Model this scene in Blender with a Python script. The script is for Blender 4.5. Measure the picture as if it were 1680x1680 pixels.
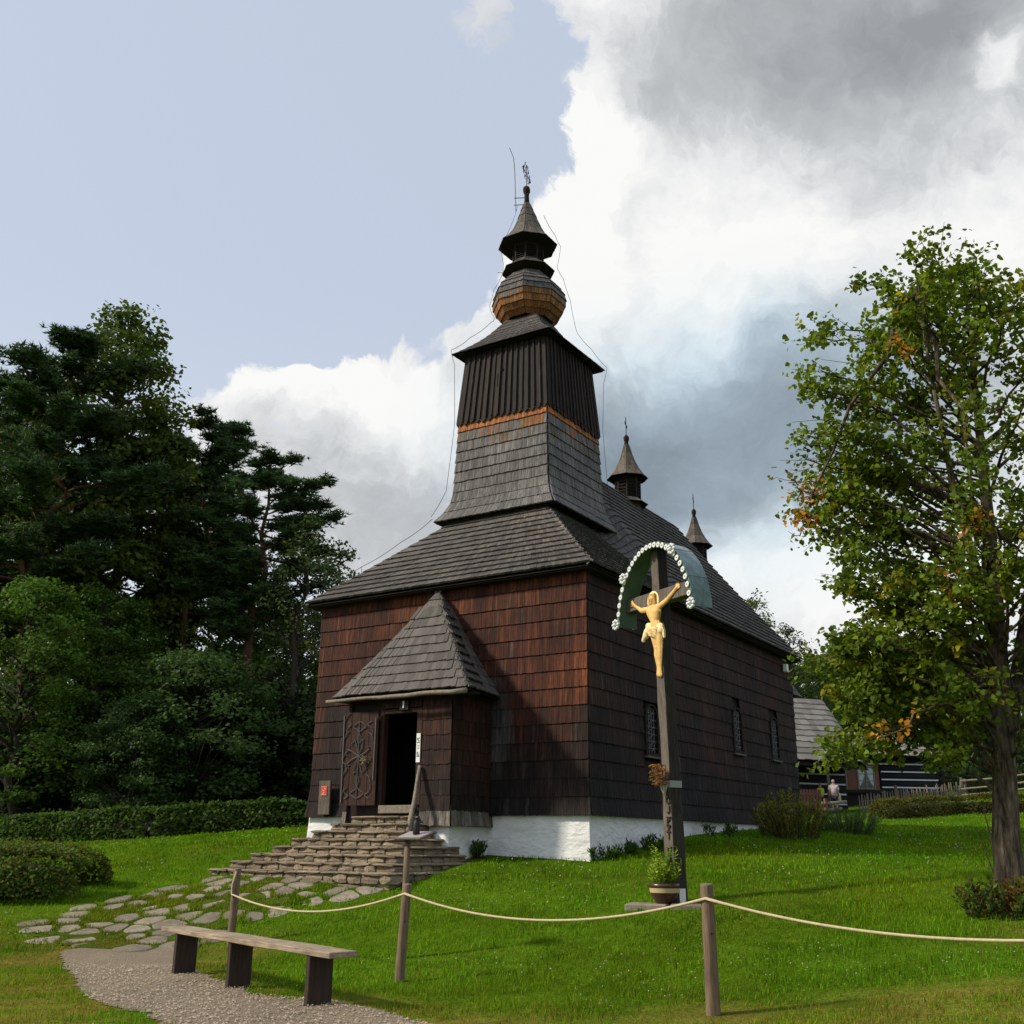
import bpy, bmesh, math, random
import numpy as np
from mathutils import Vector, Matrix
for o in list(bpy.data.objects): bpy.data.objects.remove(o)
S = bpy.context.scene
COL = S.collection
R = math.radians
# ---------------------------------------------------------------- camera
EYE = 1.55; FPX = 1717.7; PITCH = R(17.61); ROLL = R(0.468)
cam = bpy.data.cameras.new('camera'); camo = bpy.data.objects.new('camera', cam); COL.objects.link(camo)
cam.sensor_width = 36; cam.lens = 36 * FPX / 1680; cam.clip_start = .05; cam.clip_end = 3000
camo.matrix_world = Matrix.Translation((0, 0, EYE)) @ Matrix.Rotation(math.pi/2 + PITCH, 4, 'X') @ Matrix.Rotation(ROLL, 4, 'Z')
S.camera = camo
S.render.resolution_x = S.render.resolution_y = 1024
S.view_settings.view_transform = 'Standard'; S.view_settings.look = 'None'
S.view_settings.exposure = 0.0; S.view_settings.gamma = 1.0; S.view_settings.use_curve_mapping = False
# ---------------------------------------------------------------- sun
SUN_AZ = R(-97); SUN_EL = R(37)
to_sun = Vector((math.sin(SUN_AZ)*math.cos(SUN_EL), math.cos(SUN_AZ)*math.cos(SUN_EL), math.sin(SUN_EL)))
sun = bpy.data.lights.new('sun', 'SUN'); sun.energy = 4.2; sun.angle = R(5); sun.color = (1.0, .90, .74)
suno = bpy.data.objects.new('sun', sun); COL.objects.link(suno)
suno.rotation_euler = to_sun.to_track_quat('Z', 'Y').to_euler(); suno.location = (-40, -5, 40)
# ---------------------------------------------------------------- world: clear sky with drifting cumulus
W = bpy.data.worlds.new('World'); S.world = W; W.use_nodes = True
nt = W.node_tree; nt.nodes.clear()
def wn(t, **k):
    n = nt.nodes.new(t)
    for a, b in k.items(): setattr(n, a, b)
    return n
def wl(a, b): nt.links.new(a, b)
def wmath(op, a, b=None, c=None, clamp=False):
    n = wn('ShaderNodeMath', operation=op); n.use_clamp = clamp
    for i, v in enumerate((a, b, c)):
        if v is None: continue
        if isinstance(v, (int, float)): n.inputs[i].default_value = v
        else: wl(v, n.inputs[i])
    return n.outputs[0]
def sky_dir(px, py):
    x = px-840; u = 840-py
    x, u = x*math.cos(ROLL)-u*math.sin(ROLL), u*math.cos(ROLL)+x*math.sin(ROLL)
    return Vector((x, FPX*math.cos(PITCH)-u*math.sin(PITCH), FPX*math.sin(PITCH)+u*math.cos(PITCH))).normalized()
tc = wn('ShaderNodeTexCoord'); D = tc.outputs['Generated']
def wnoise(scale, detail, rough=.55, off=(0, 0, 0), vec=None):
    m = wn('ShaderNodeMapping'); m.inputs['Location'].default_value = off; wl(vec or D, m.inputs['Vector'])
    n = wn('ShaderNodeTexNoise'); n.inputs['Scale'].default_value = scale; n.inputs['Detail'].default_value = detail
    n.inputs['Roughness'].default_value = rough; wl(m.outputs[0], n.inputs['Vector']); return n
def wwarp(vec, scale, amt, detail, off):
    n = wnoise(scale, detail, .6, off, vec)
    s = wn('ShaderNodeVectorMath', operation='SUBTRACT'); wl(n.outputs['Color'], s.inputs[0]); s.inputs[1].default_value = (.5, .5, .5)
    k = wn('ShaderNodeVectorMath', operation='SCALE'); wl(s.outputs[0], k.inputs[0]); k.inputs['Scale'].default_value = amt
    a = wn('ShaderNodeVectorMath', operation='ADD'); wl(vec, a.inputs[0]); wl(k.outputs[0], a.inputs[1]); return a.outputs[0]
DW = wwarp(wwarp(wwarp(D, 5, .13, 4, (3, 1, 2)), 20, .05, 5, (7, 5, 1)), 60, .018, 4, (2, 9, 4))
def blob(px, py, wx, wy, rot=0):
    """soft patch of cloud centred on a sky direction; wx, wy in radians"""
    c = sky_dir(px, py); m = wn('ShaderNodeMapping', vector_type='TEXTURE')
    m.inputs['Location'].default_value = c
    m.inputs['Rotation'].default_value = (math.asin(c.z), 0, -math.atan2(c.x, c.y))
    m.inputs['Scale'].default_value = (wx, .5, wy); wl(DW, m.inputs['Vector'])
    l = wn('ShaderNodeVectorMath', operation='LENGTH'); wl(m.outputs[0], l.inputs[0])
    r = wn('ShaderNodeMapRange', interpolation_type='SMOOTHSTEP'); wl(l.outputs['Value'], r.inputs[0])
    r.inputs['From Min'].default_value = 1.35; r.inputs['From Max'].default_value = .15
    return r.outputs[0]
def field(base, items):
    v = base
    for b in items: v = wmath('MULTIPLY_ADD', blob(*b[1:]), b[0], v)
    return v
N1 = wnoise(4.5, 7, .6, (1.3, .4, .9)).outputs['Fac']; N2 = wnoise(8, 8, .66, (5.1, 2.2, .3), DW).outputs['Fac']
cover = field(wmath('MULTIPLY_ADD', N1, .55, .02), [
    (.75, 1330, 330, .34, .36), (.6, 1000, 420, .13, .16), (.75, 1200, 60, .22, .12), (.65, 1560, 250, .25, .30),
    (.70, 520, 660, .16, .055), (.45, 720, 560, .10, .06), (.6, 640, 800, .22, .11), (.55, 880, 720, .20, .14),
    (.55, 1150, 800, .28, .17), (.5, 1300, 980, .25, .12), (.35, 60, 760, .2, .10), (-.75, 905, 150, .060, .10), (-.60, 600, 715, .060, .034), (-.50, 470, 700, .055, .028), (-.40, 700, 600, .035, .03), (-.35, 640, 860, .08, .03), (-.40, 330, 330, .32, .22), (-.62, 770, 370, .085, .115)])
alpha = wn('ShaderNodeMapRange', interpolation_type='SMOOTHSTEP'); wl(wmath('MULTIPLY_ADD', wmath('SUBTRACT', N2, .5), 1.0, cover), alpha.inputs[0])
alpha.inputs['From Min'].default_value = .53; alpha.inputs['From Max'].default_value = .70
shade = field(wmath('MULTIPLY_ADD', N2, 1.0, -.22), [
    (.48, 1370, 30, .25, .075), (.22, 1540, 130, .14, .09), (.46, 1170, 770, .21, .085), (.30, 1000, 800, .12, .10), (.30, 1350, 620, .2, .09), (.20, 620, 850, .20, .07), (.06, 560, 760, .12, .05),
    (-.50, 925, 330, .055, .13), (-.30, 985, 230, .05, .05), (-.35, 520, 625, .16, .035), (-.12, 1130, 330, .16, .10), (.12, 1280, 360, .14, .07), (-.5, 1662, 70, .03, .03), (-.3, 1300, 960, .22, .07), (-.2, 1250, 450, .15, .08)])
ramp = wn('ShaderNodeValToRGB'); wl(shade, ramp.inputs[0]); ce = ramp.color_ramp.elements
ce[0].position = .08; ce[0].color = (1, 1, .98, 1); ce[1].position = 1.0; ce[1].color = (.33, .35, .37, 1)
for p, c in ((.28, (.84, .855, .865, 1)), (.52, (.57, .59, .61, 1)), (.76, (.44, .46, .48, 1))):
    e = ce.new(p); e.color = c
tint = wn('ShaderNodeMix', data_type='RGBA', blend_type='MULTIPLY'); wl(field(0., [(.9, 1160, 740, .26, .15), (.6, 1330, 640, .16, .09), (.4, 1000, 820, .1, .08)]), tint.inputs[0]); wl(ramp.outputs[0], tint.inputs[6]); tint.inputs[7].default_value = (.76, .90, 1.0, 1)
cs = wn('ShaderNodeVectorMath', operation='SCALE'); wl(tint.outputs[2], cs.inputs[0]); cs.inputs['Scale'].default_value = 9.6
sky = wn('ShaderNodeTexSky'); sky.sky_type = 'NISHITA'; sky.sun_disc = False
sky.sun_elevation = SUN_EL; sky.sun_rotation = SUN_AZ; sky.air_density = 1.0; sky.dust_density = 3.0; sky.ozone_density = 1.5; sky.altitude = 500
veil = wn('ShaderNodeMix', data_type='RGBA'); veil.inputs[0].default_value = .72; wl(sky.outputs[0], veil.inputs[6]); veil.inputs[7].default_value = (7.0, 7.75, 9.2, 1)
sx = wn('ShaderNodeSeparateXYZ'); wl(D, sx.inputs[0]); hz = wn('ShaderNodeMapRange', interpolation_type='SMOOTHSTEP'); wl(sx.outputs['Z'], hz.inputs[0])
hz.inputs['From Min'].default_value = .50; hz.inputs['From Max'].default_value = .0; hz.inputs['To Max'].default_value = .85
low = wn('ShaderNodeMix', data_type='RGBA'); wl(hz.outputs[0], low.inputs[0]); wl(veil.outputs[2], low.inputs[6]); low.inputs[7].default_value = (8.6, 8.9, 9.5, 1)
mix = wn('ShaderNodeMix', data_type='RGBA'); wl(alpha.outputs[0], mix.inputs[0]); wl(low.outputs[2], mix.inputs[6]); wl(cs.outputs[0], mix.inputs[7])
bg = wn('ShaderNodeBackground'); bg.inputs['Strength'].default_value = .1; wl(mix.outputs[2], bg.inputs['Color'])
wo = wn('ShaderNodeOutputWorld'); wl(bg.outputs[0], wo.inputs['Surface'])
W.cycles.sampling_method = 'MANUAL'; W.cycles.sample_map_resolution = 512
S.render.engine = 'CYCLES'
# ================================================================ helpers
def at(px, py, Y):
    """world point at depth Y seen from the photographer's spot"""
    x = px-840; u = 840-py
    x, u = x*math.cos(ROLL)-u*math.sin(ROLL), u*math.cos(ROLL)+x*math.sin(ROLL)
    r = np.array([x, FPX*math.cos(PITCH)-u*math.sin(PITCH), FPX*math.sin(PITCH)+u*math.cos(PITCH)])
    r = r*(Y/r[1]); return Vector((r[0], r[1], r[2]+EYE))
def tag(o, label=None, cat=None, group=None, kind=None):
    if label: o['label'] = label
    if cat: o['category'] = cat
    if group: o['group'] = group
    if kind: o['kind'] = kind
    return o
def empty(name, loc=(0, 0, 0), rz=0, label=None, cat=None, group=None):
    o = bpy.data.objects.new(name, None); COL.objects.link(o); o.location = loc; o.rotation_euler = (0, 0, rz)
    o.empty_display_size = .2
    return tag(o, label, cat, group)
def link(name, me, parent=None):
    o = bpy.data.objects.new(name, me); COL.objects.link(o)
    if parent is not None: o.parent = parent
    return o
class G:
    """collects verts and faces for ONE mesh"""
    def __init__(s): s.v = []; s.f = []; s.c = []
    def add(s, vs, fs, c=(1, 1, 1)):
        b = len(s.v); s.v.extend(tuple(p) for p in vs)
        for f in fs: s.f.append(tuple(i+b for i in f)); s.c.append(c)
    def box(s, lo, hi, c=(1, 1, 1), m=None):
        x0, y0, z0 = lo; x1, y1, z1 = hi
        vs = [Vector(p) for p in ((x0,y0,z0),(x1,y0,z0),(x1,y1,z0),(x0,y1,z0),(x0,y0,z1),(x1,y0,z1),(x1,y1,z1),(x0,y1,z1))]
        if m is not None: vs = [m @ p for p in vs]
        s.add(vs, ((3,2,1,0),(4,5,6,7),(0,1,5,4),(1,2,6,5),(2,3,7,6),(3,0,4,7)), c)
    def tube(s, pts, rad, n=8, c=(1, 1, 1), cap=True, jit=0, rng=None):
        pts = [Vector(p) for p in pts]
        if not hasattr(rad, '__len__'): rad = [rad]*len(pts)
        vs = []; up = None
        for i, p in enumerate(pts):
            t = (pts[min(i+1, len(pts)-1)]-pts[max(i-1, 0)]).normalized()
            if up is None:
                up = Vector((0, 0, 1)) if abs(t.z) < .9 else Vector((1, 0, 0))
            a = t.cross(up)
            if a.length < 1e-5: a = t.cross(Vector((.3, 1, .2)))
            a.normalize(); b = a.cross(t).normalized(); up = b
            for k in range(n):
                w = 2*math.pi*k/n; rr = rad[i]*(1+(rng.uniform(-jit, jit) if jit else 0))
                vs.append(p+a*math.cos(w)*rr+b*math.sin(w)*rr)
        fs = [(i*n+k, i*n+(k+1) % n, (i+1)*n+(k+1) % n, (i+1)*n+k) for i in range(len(pts)-1) for k in range(n)]
        if cap: fs.append(tuple(range(n-1, -1, -1))); fs.append(tuple((len(pts)-1)*n+k for k in range(n)))
        s.add(vs, fs, c)
    def lathe(s, prof, n=8, ctr=(0, 0), ph=0, c=(1, 1, 1), cap=False, lean=None):
        """prof: list of (radius, z)"""
        vs = []
        for r, z in prof:
            dx, dy = lean(z) if lean else (0, 0)
            for k in range(n):
                w = ph+2*math.pi*k/n; vs.append((ctr[0]+dx+r*math.cos(w), ctr[1]+dy+r*math.sin(w), z))
        fs = [(i*n+k, i*n+(k+1) % n, (i+1)*n+(k+1) % n, (i+1)*n+k) for i in range(len(prof)-1) for k in range(n)]
        if cap: fs += [tuple(range(n-1, -1, -1)), tuple((len(prof)-1)*n+k for k in range(n))]
        s.add(vs, fs, c)
    def mesh(s, name, mat, smooth=False):
        me = bpy.data.meshes.new(name); me.from_pydata(s.v, [], s.f); me.materials.append(mat)
        a = me.attributes.new('col', 'FLOAT_COLOR', 'FACE')
        a.data.foreach_set('color', np.array([(c[0], c[1], c[2], 1.0) for c in s.c], dtype=np.float32).ravel())
        if smooth: me.polygons.foreach_set('use_smooth', [True]*len(me.polygons))
        me.update(); return me
    def obj(s, name, mat, parent=None, smooth=False):
        return link(name, s.mesh(name, mat, smooth), parent)
def bevel(o, w=.008, seg=1):
    m = o.modifiers.new('bevel', 'BEVEL'); m.width = w; m.segments = seg; m.limit_method = 'ANGLE'; return o
def np_mesh(name, V, loops, sizes, colors, mat, smooth=False):
    """fast mesh from arrays; colors per face"""
    me = bpy.data.meshes.new(name); V = np.asarray(V, np.float32); loops = np.asarray(loops, np.int32); sizes = np.asarray(sizes, np.int32)
    me.vertices.add(len(V)); me.vertices.foreach_set('co', V.ravel())
    me.loops.add(len(loops)); me.loops.foreach_set('vertex_index', loops)
    me.polygons.add(len(sizes)); st = np.concatenate([[0], np.cumsum(sizes)[:-1]]).astype(np.int32)
    me.polygons.foreach_set('loop_start', st); me.polygons.foreach_set('loop_total', sizes)
    if smooth: me.polygons.foreach_set('use_smooth', np.ones(len(sizes), bool))
    me.materials.append(mat); me.update(calc_edges=True)
    a = me.attributes.new('col', 'FLOAT_COLOR', 'FACE'); c = np.ones((len(sizes), 4), np.float32); c[:, :3] = colors
    a.data.foreach_set('color', c.ravel()); return me
# ---------------------------------------------------------------- materials
MATS = {}
def mat(name, base=None, rough=.8, attr=False, objrand=0., noise=(), bump=None, trans=0., spec=.3, metal=0., stretch=None, gen=False, hue=0.):
    """procedural surface: base colour x noise layers [(scale, stretch xyz, lo, hi)], optional per face / per object variation"""
    m = bpy.data.materials.new(name); m.use_nodes = True; t = m.node_tree; ns = t.nodes; bs = ns['Principled BSDF']; L = t.links.new
    tc = ns.new('ShaderNodeTexCoord'); vec = tc.outputs['Object']
    oi = None
    if objrand or hue:
        oi = ns.new('ShaderNodeObjectInfo')
        ad = ns.new('ShaderNodeVectorMath'); ad.operation = 'MULTIPLY_ADD'; ad.inputs[1].default_value = (1, 1, 1)
        sc = ns.new('ShaderNodeMath'); sc.operation = 'MULTIPLY'; sc.inputs[1].default_value = 53.; L(oi.outputs['Random'], sc.inputs[0])
        L(vec, ad.inputs[0]); L(sc.outputs[0], ad.inputs[2]); vec = ad.outputs[0]
    if attr:
        at_ = ns.new('ShaderNodeAttribute'); at_.attribute_name = 'col'; col = at_.outputs['Color']
        if base:
            x = ns.new('ShaderNodeMix'); x.data_type = 'RGBA'; x.blend_type = 'MULTIPLY'; x.inputs[0].default_value = 1
            L(col, x.inputs[6]); x.inputs[7].default_value = (*base, 1); col = x.outputs[2]
    else:
        rgb = ns.new('ShaderNodeRGB'); rgb.outputs[0].default_value = (*base, 1); col = rgb.outputs[0]
    def mul(col, val):
        x = ns.new('ShaderNodeVectorMath'); x.operation = 'SCALE'; L(col, x.inputs[0]); L(val, x.inputs['Scale']); return x.outputs[0]
    if objrand:
        mr = ns.new('ShaderNodeMapRange'); L(oi.outputs['Random'], mr.inputs[0]); mr.inputs[3].default_value = 1-objrand; mr.inputs[4].default_value = 1+objrand
        col = mul(col, mr.outputs[0])
    first = None
    for sc_, st, lo, hi in noise:
        mp = ns.new('ShaderNodeMapping'); mp.inputs['Scale'].default_value = st; L(vec, mp.inputs['Vector'])
        n = ns.new('ShaderNodeTexNoise'); n.inputs['Scale'].default_value = sc_; n.inputs['Detail'].default_value = 6; n.inputs['Roughness'].default_value = .65; L(mp.outputs[0], n.inputs['Vector'])
        mr = ns.new('ShaderNodeMapRange'); L(n.outputs['Fac'], mr.inputs[0]); mr.inputs[1].default_value = .3; mr.inputs[2].default_value = .7; mr.inputs[3].default_value = lo; mr.inputs[4].default_value = hi
        col = mul(col, mr.outputs[0])
        if first is None: first = n.outputs['Fac']
    L(col, bs.inputs['Base Color']); bs.inputs['Roughness'].default_value = rough; bs.inputs['Metallic'].default_value = metal
    bs.inputs['Specular IOR Level'].default_value = spec
    if bump:
        bsc, bst, bstr, bdist = bump
        mp = ns.new('ShaderNodeMapping'); mp.inputs['Scale'].default_value = bst; L(vec, mp.inputs['Vector'])
        n = ns.new('ShaderNodeTexNoise'); n.inputs['Scale'].default_value = bsc; n.inputs['Detail'].default_value = 5; L(mp.outputs[0], n.inputs['Vector'])
        b = ns.new('ShaderNodeBump'); b.inputs['Strength'].default_value = bstr; b.inputs['Distance'].default_value = bdist; L(n.outputs['Fac'], b.inputs['Height']); L(b.outputs[0], bs.inputs['Normal'])
    if trans:
        tr = ns.new('ShaderNodeBsdfTranslucent'); ms = ns.new('ShaderNodeMixShader'); ms.inputs[0].default_value = trans
        g = ns.new('ShaderNodeVectorMath'); g.operation = 'MULTIPLY'; L(col, g.inputs[0]); g.inputs[1].default_value = (1.5, 1.55, .7); L(g.outputs[0], tr.inputs['Color'])
        L(bs.outputs[0], ms.inputs[1]); L(tr.outputs[0], ms.inputs[2]); L(ms.outputs[0], ns['Material Output'].inputs['Surface'])
    MATS[name] = m; return m
VGR = (14, 14, .9)          # grain that runs up and down
mat('shingle_wall', attr=True, rough=.85, noise=((5, (5.5, 5.5, .30), .25, 1.85), (1.1, (1, 1, .7), .35, 1.45)), bump=(9, (9, 9, .7), .5, .01))
mat('shingle_roof', attr=True, rough=.8, noise=((5, (5.5, 5.5, .5), .5, 1.5), (1.3, (1, 1, 1), .75, 1.25)), bump=(9, (9, 9, 1), .5, .01))
mat('shingle_loose', base=(.098, .087, .076), rough=.8, objrand=.28, noise=((3, (9, .8, 1), .55, 1.45),), bump=(6, (9, .8, 1), .5, .01))
mat('board_dark', base=(.017, .0115, .009), rough=.8, objrand=.45, noise=((4, (9, 9, .7), .45, 1.9), (1.4, (1, 1, .6), .6, 1.5)), bump=(8, (9, 9, .5), .5, .012))
mat('core_dark', base=(.018, .012, .009), rough=.9, noise=((4, (4, 4, 1), .7, 1.3),))
mat('timber_red', base=(.040, .017, .011), rough=.8, noise=((4, (9, 9, .8), .5, 1.5),), bump=(8, (8, 8, .6), .4, .01))
mat('timber_grey', base=(.135, .113, .090), rough=.85, noise=((5, (9, 9, .7), .45, 1.4), (2, (1, 1, 1), .7, 1.2)), bump=(9, (9, 9, .6), .7, .015))
mat('timber_pale', base=(.215, .18, .135), rough=.85, noise=((6, (3, 3, 3), .6, 1.3),), bump=(7, (4, 4, 4), .5, .012))
mat('whitewash', base=(.78, .78, .77), rough=.9, noise=((3.5, (1, 1, 2.2), .88, 1.04), (14, (1, 1, 2), .93, 1.05)), bump=(5.5, (1, 1, 2.0), .55, .07))
mat('stone_step', base=(.30, .238, .160), rough=.9, objrand=.30, noise=((6, (1, 1, 2.5), .5, 1.35), (25, (1, 1, 1), .75, 1.2)), bump=(9, (1, 1, 2), .8, .04))
mat('flagstone', base=(.225, .192, .142), rough=.95, spec=.08, objrand=.22, noise=((5, (1, 1, 1), .65, 1.25), (30, (1, 1, 1), .8, 1.15)), bump=(12, (1, 1, 1), .6, .02))
mat('iron_black', base=(.022, .022, .025), rough=.55, metal=.3)
mat('iron_pale', base=(.16, .155, .15), rough=.5, metal=.4)
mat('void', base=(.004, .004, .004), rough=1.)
mat('glass_dark', base=(.012, .016, .028), rough=.12, spec=.6)
mat('sign_white', base=(.80, .80, .77), rough=.5)
mat('sign_ink', base=(.04, .04, .04), rough=.6)
mat('sign_red', base=(.72, .07, .03), rough=.5)
mat('tin_blue', base=(.25, .34, .35), rough=.5, metal=.3, noise=((3, (1, 1, 1), .6, 1.25), (14, (1, 1, .4), .75, 1.15)))
mat('tin_green', base=(.085, .15, .10), rough=.6, noise=((4, (1, 1, 1), .7, 1.2),))
mat('trim_white', base=(.72, .74, .72), rough=.5, noise=((20, (1, 1, 1), .85, 1.1),))
mat('figure_skin', base=(.80, .50, .17), rough=.6, noise=((7, (1, 1, 1), .74, 1.14), (30, (1, 1, 1), .85, 1.08)))
mat('figure_cloth', base=(.86, .68, .36), rough=.6, noise=((9, (1, 1, 1), .88, 1.1),))
mat('figure_hair', base=(.46, .25, .06), rough=.6, noise=((30, (1, 1, .3), .7, 1.3),))
mat('halo_cream', base=(.90, .72, .36), rough=.5)
mat('pot_brown', base=(.055, .024, .014), rough=.3, spec=.5)
mat('pot_band', base=(.52, .40, .22), rough=.3, spec=.5)
mat('leaf', attr=True, rough=.6, trans=.38, spec=.12)
mat('needle', attr=True, rough=.6, trans=.15, spec=.2)
mat('grass', attr=True, rough=.75, trans=.35, spec=.06)
mat('petal', attr=True, rough=.7, trans=.3)
mat('bark_linden', base=(.085, .066, .046), rough=.95, spec=.1, noise=((3.0, (5, 5, .7), .15, 2.3), (9, (2, 2, .6), .5, 1.6), (2, (1, 1, 1), .7, 1.3)), bump=(3.4, (5, 5, .7), 1., .10))
mat('bark_pine', base=(.14, .068, .038), rough=.9, noise=((4, (2, 2, .8), .5, 1.5),), bump=(5, (3, 3, 1), .8, .05))
mat('bark_dark', base=(.045, .036, .028), rough=.9, noise=((4, (2, 2, .6), .5, 1.5),), bump=(5, (3, 3, 1), .8, .05))
mat('rope', base=(.52, .43, .26), rough=.9, noise=((40, (1, 1, 1), .75, 1.15),))
mat('post_wood', base=(.165, .115, .073), rough=.85, objrand=.15, noise=((4, (7, 7, .8), .5, 1.4),), bump=(8, (8, 8, .6), .5, .012))
mat('bench_top', base=(.33, .255, .175), rough=.8, noise=((5, (.8, 9, 9), .5, 1.3), (2.5, (1, 1, 1), .7, 1.2)), bump=(7, (.7, 9, 9), .6, .012))
mat('bench_leg', base=(.040, .026, .018), rough=.8, noise=((5, (9, 9, .8), .6, 1.4),))
mat('log_dark', base=(.014, .012, .014), rough=.85, noise=((4, (1, 6, 6), .6, 1.4),))
mat('chink_white', base=(.60, .62, .66), rough=.9)
mat('shutter_red', base=(.16, .072, .050), rough=.75, noise=((4, (6, 6, .8), .7, 1.25),))
mat('curtain', base=(.42, .52, .50), rough=.9)
mat('shingle_cottage', attr=True, rough=.85, noise=((4, VGR, .7, 1.3),))
mat('skin', base=(.42, .24, .16), rough=.6)
mat('cloth_grey', base=(.42, .38, .40), rough=.9, noise=((12, (1, 1, 1), .8, 1.15),))
mat('cloth_lime', base=(.46, .62, .03), rough=.9)
mat('cloth_dark', base=(.03, .033, .045), rough=.9)
mat('hair_grey', base=(.30, .28, .27), rough=.8)
mat('bag', base=(.5, .43, .32), rough=.8)
mat('film', base=(.34, .36, .33), rough=.25, spec=.5)
mat('timber_shade_stain', base=(.035, .029, .024), rough=.8, noise=((5, (9, 9, .7), .4, 1.7),), bump=(9, (9, 9, .6), .7, .015))
# ================================================================ ground
AZ = R(32.478); CO = np.array([1.4457, 20.0]); CU = np.array([-math.cos(AZ), math.sin(AZ)]); CV = np.array([math.sin(AZ), math.cos(AZ)])
def chw(a, b):              # church plan coordinates (a along the front to the left, b inwards) -> world XY
    q = CO+a*CU+b*CV; return q[0], q[1]
ctrl = [(0, 0, 0), (-4, 3, 0), (4, 3, .1), (0, 8, .03), (-1.85, 11.1, .05), (-3.8, 13.4, .05), (1.8, 10.1, .12), (-1.24, 13, .06), (-3.94, 16, .15),
    (-6.2, 15.2, .10), (-8, 11, .05), (2.42, 16, .76), (6.3, 14, .84), (5, 9.5, .35), (9, 10, .5), (12, 16, 1.2),
    (*chw(0, 0), 1.28), (*chw(0, 3.28), 1.67), (*chw(0, 8.48), 1.96), (*chw(0, 12.4), 2.1), (*chw(6.8, 0), 1.66), (*chw(2.2, 0), 1.36), (*chw(6.8, 12), 2.2),
    (-3.47, 18.7, .93), (-5.6, 20.2, 1.0), (-.6, 17.6, .86), (-7.9, 19, .62), (-12, 14, .2), (-11, 27, 1.35), (-20, 43, 1.55), (-9, 43, 2.2), (-28, 20, .6), (-40, 40, 1.4),
    (10.5, 24, 1.45), *[tuple(at(x, y, Y)) for x, y, Y in ((1450, 1346, 46), (1620, 1338, 48), (1340, 1350, 42), (1371, 1335, 58), (1450, 1331, 60), (1560, 1311, 64), (1640, 1322, 56))], (40, 40, 2.6), (40, 80, 6), (0, 80, 4), (-40, 80, 2.5), (25, 5, .8), (-25, 0, -.1), (20, -20, 0), (-20, -20, -.3), (0, 120, 6), (60, 120, 10), (-60, 120, 4)]
ctrl = np.array(ctrl, float)
def _tps(r2): return np.where(r2 > 1e-12, r2*np.log(r2+1e-12), 0)
def _fit():
    P = ctrl[:, :2]/30; n = len(P); d2 = ((P[:, None]-P[None])**2).sum(-1)
    A = np.zeros((n+3, n+3)); A[:n, :n] = _tps(d2)+np.eye(n)*2e-4; A[:n, n] = 1; A[:n, n+1:] = P; A[n, :n] = 1; A[n+1:, :n] = P.T
    return np.linalg.solve(A, np.concatenate([ctrl[:, 2], [0, 0, 0]]))
TW = _fit()
def gz(x, y):
    x = np.asarray(x, float); y = np.asarray(y, float); sh = x.shape; x = np.clip(x.ravel(), -70, 70); y = np.clip(y.ravel(), -40, 125)
    out = np.empty(len(x)); P = ctrl[:, :2]/30
    for i in range(0, len(x), 20000):
        q = np.stack([x[i:i+20000], y[i:i+20000]], 1)/30; d2 = ((q[:, None]-P[None])**2).sum(-1)
        out[i:i+20000] = _tps(d2) @ TW[:len(P)]+TW[len(P)]+q @ TW[len(P)+1:]
    return out.reshape(sh)
def gz1(x, y): return float(gz(np.array([x]), np.array([y]))[0])
def foot(px, py, y0=4., y1=110.):
    """where the line of sight through a photo point meets the ground"""
    ys = np.linspace(y0, y1, 1500); p = at(px, py, 1.0); sx, sz = p.x, p.z-EYE
    d = EYE+sz*ys-gz(sx*ys, ys); k = np.argmax(d < 0); Y = ys[k] if d[k] < 0 else y1
    return Vector((sx*Y, Y, gz1(sx*Y, Y)))
def inpoly(px, py, poly):
    r = np.zeros(np.shape(px), bool); n = len(poly)
    for i in range(n):
        x0, y0 = poly[i]; x1, y1 = poly[(i+1) % n]
        c = ((y0 > py) != (y1 > py)); r ^= c & (px < (x1-x0)*(py-y0)/(y1-y0+1e-12)+x0)
    return r
def vnoise(x, y, s=1., seed=0):
    g = np.random.RandomState(seed); t = np.zeros(np.shape(x))
    for k in range(10):
        a = g.uniform(0, 6.28); f = s*g.uniform(.6, 2.2); t = t+np.sin((np.cos(a)*x+np.sin(a)*y)*f+g.uniform(0, 6.28))/1.0
    return t/4.5
rng = random.Random(5); nrg = np.random.RandomState(11)
def graded(lo, hi, step, far, growth=1.18):
    a = list(np.arange(lo, hi+1e-6, step)); s = step
    while a[-1] < far: s *= growth; a.append(a[-1]+s)
    s = step; b = [lo]
    while b[-1] > -far: s *= growth; b.append(b[-1]-s)
    return np.array(b[:0:-1]+a)
xs = graded(-16, 16, .35, 600); ys = graded(2, 48, .35, 700)
X, Y = np.meshgrid(xs, ys); Z = gz(X, Y)+.012*vnoise(X, Y, 2.2, 3)*(np.abs(X) < 20)
far = np.clip((np.hypot(X, Y)-125)/300, 0, 1); Z = Z+far*22*(.6+.4*vnoise(X, Y, .012, 9))
nx, ny = len(xs), len(ys); idx = np.arange(nx*ny).reshape(ny, nx)
q = np.stack([idx[:-1, :-1], idx[:-1, 1:], idx[1:, 1:], idx[1:, :-1]], -1).reshape(-1, 4)
m = mat('lawn_soil', attr=True, rough=1., spec=0., noise=((.35, (1, 1, 1), .7, 1.3), (3, (1, 1, 1), .7, 1.3), (26, (1, 1, 1), .55, 1.35)), bump=(30, (1, 1, 1), .7, .04))
ground = link('ground', np_mesh('ground', np.stack([X, Y, Z], -1).reshape(-1, 3), q.ravel(), np.full(len(q), 4), np.ones((len(q), 3)), m, True))
tag(ground, 'gently rising green lawn around the church', 'lawn', kind='structure')
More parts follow.
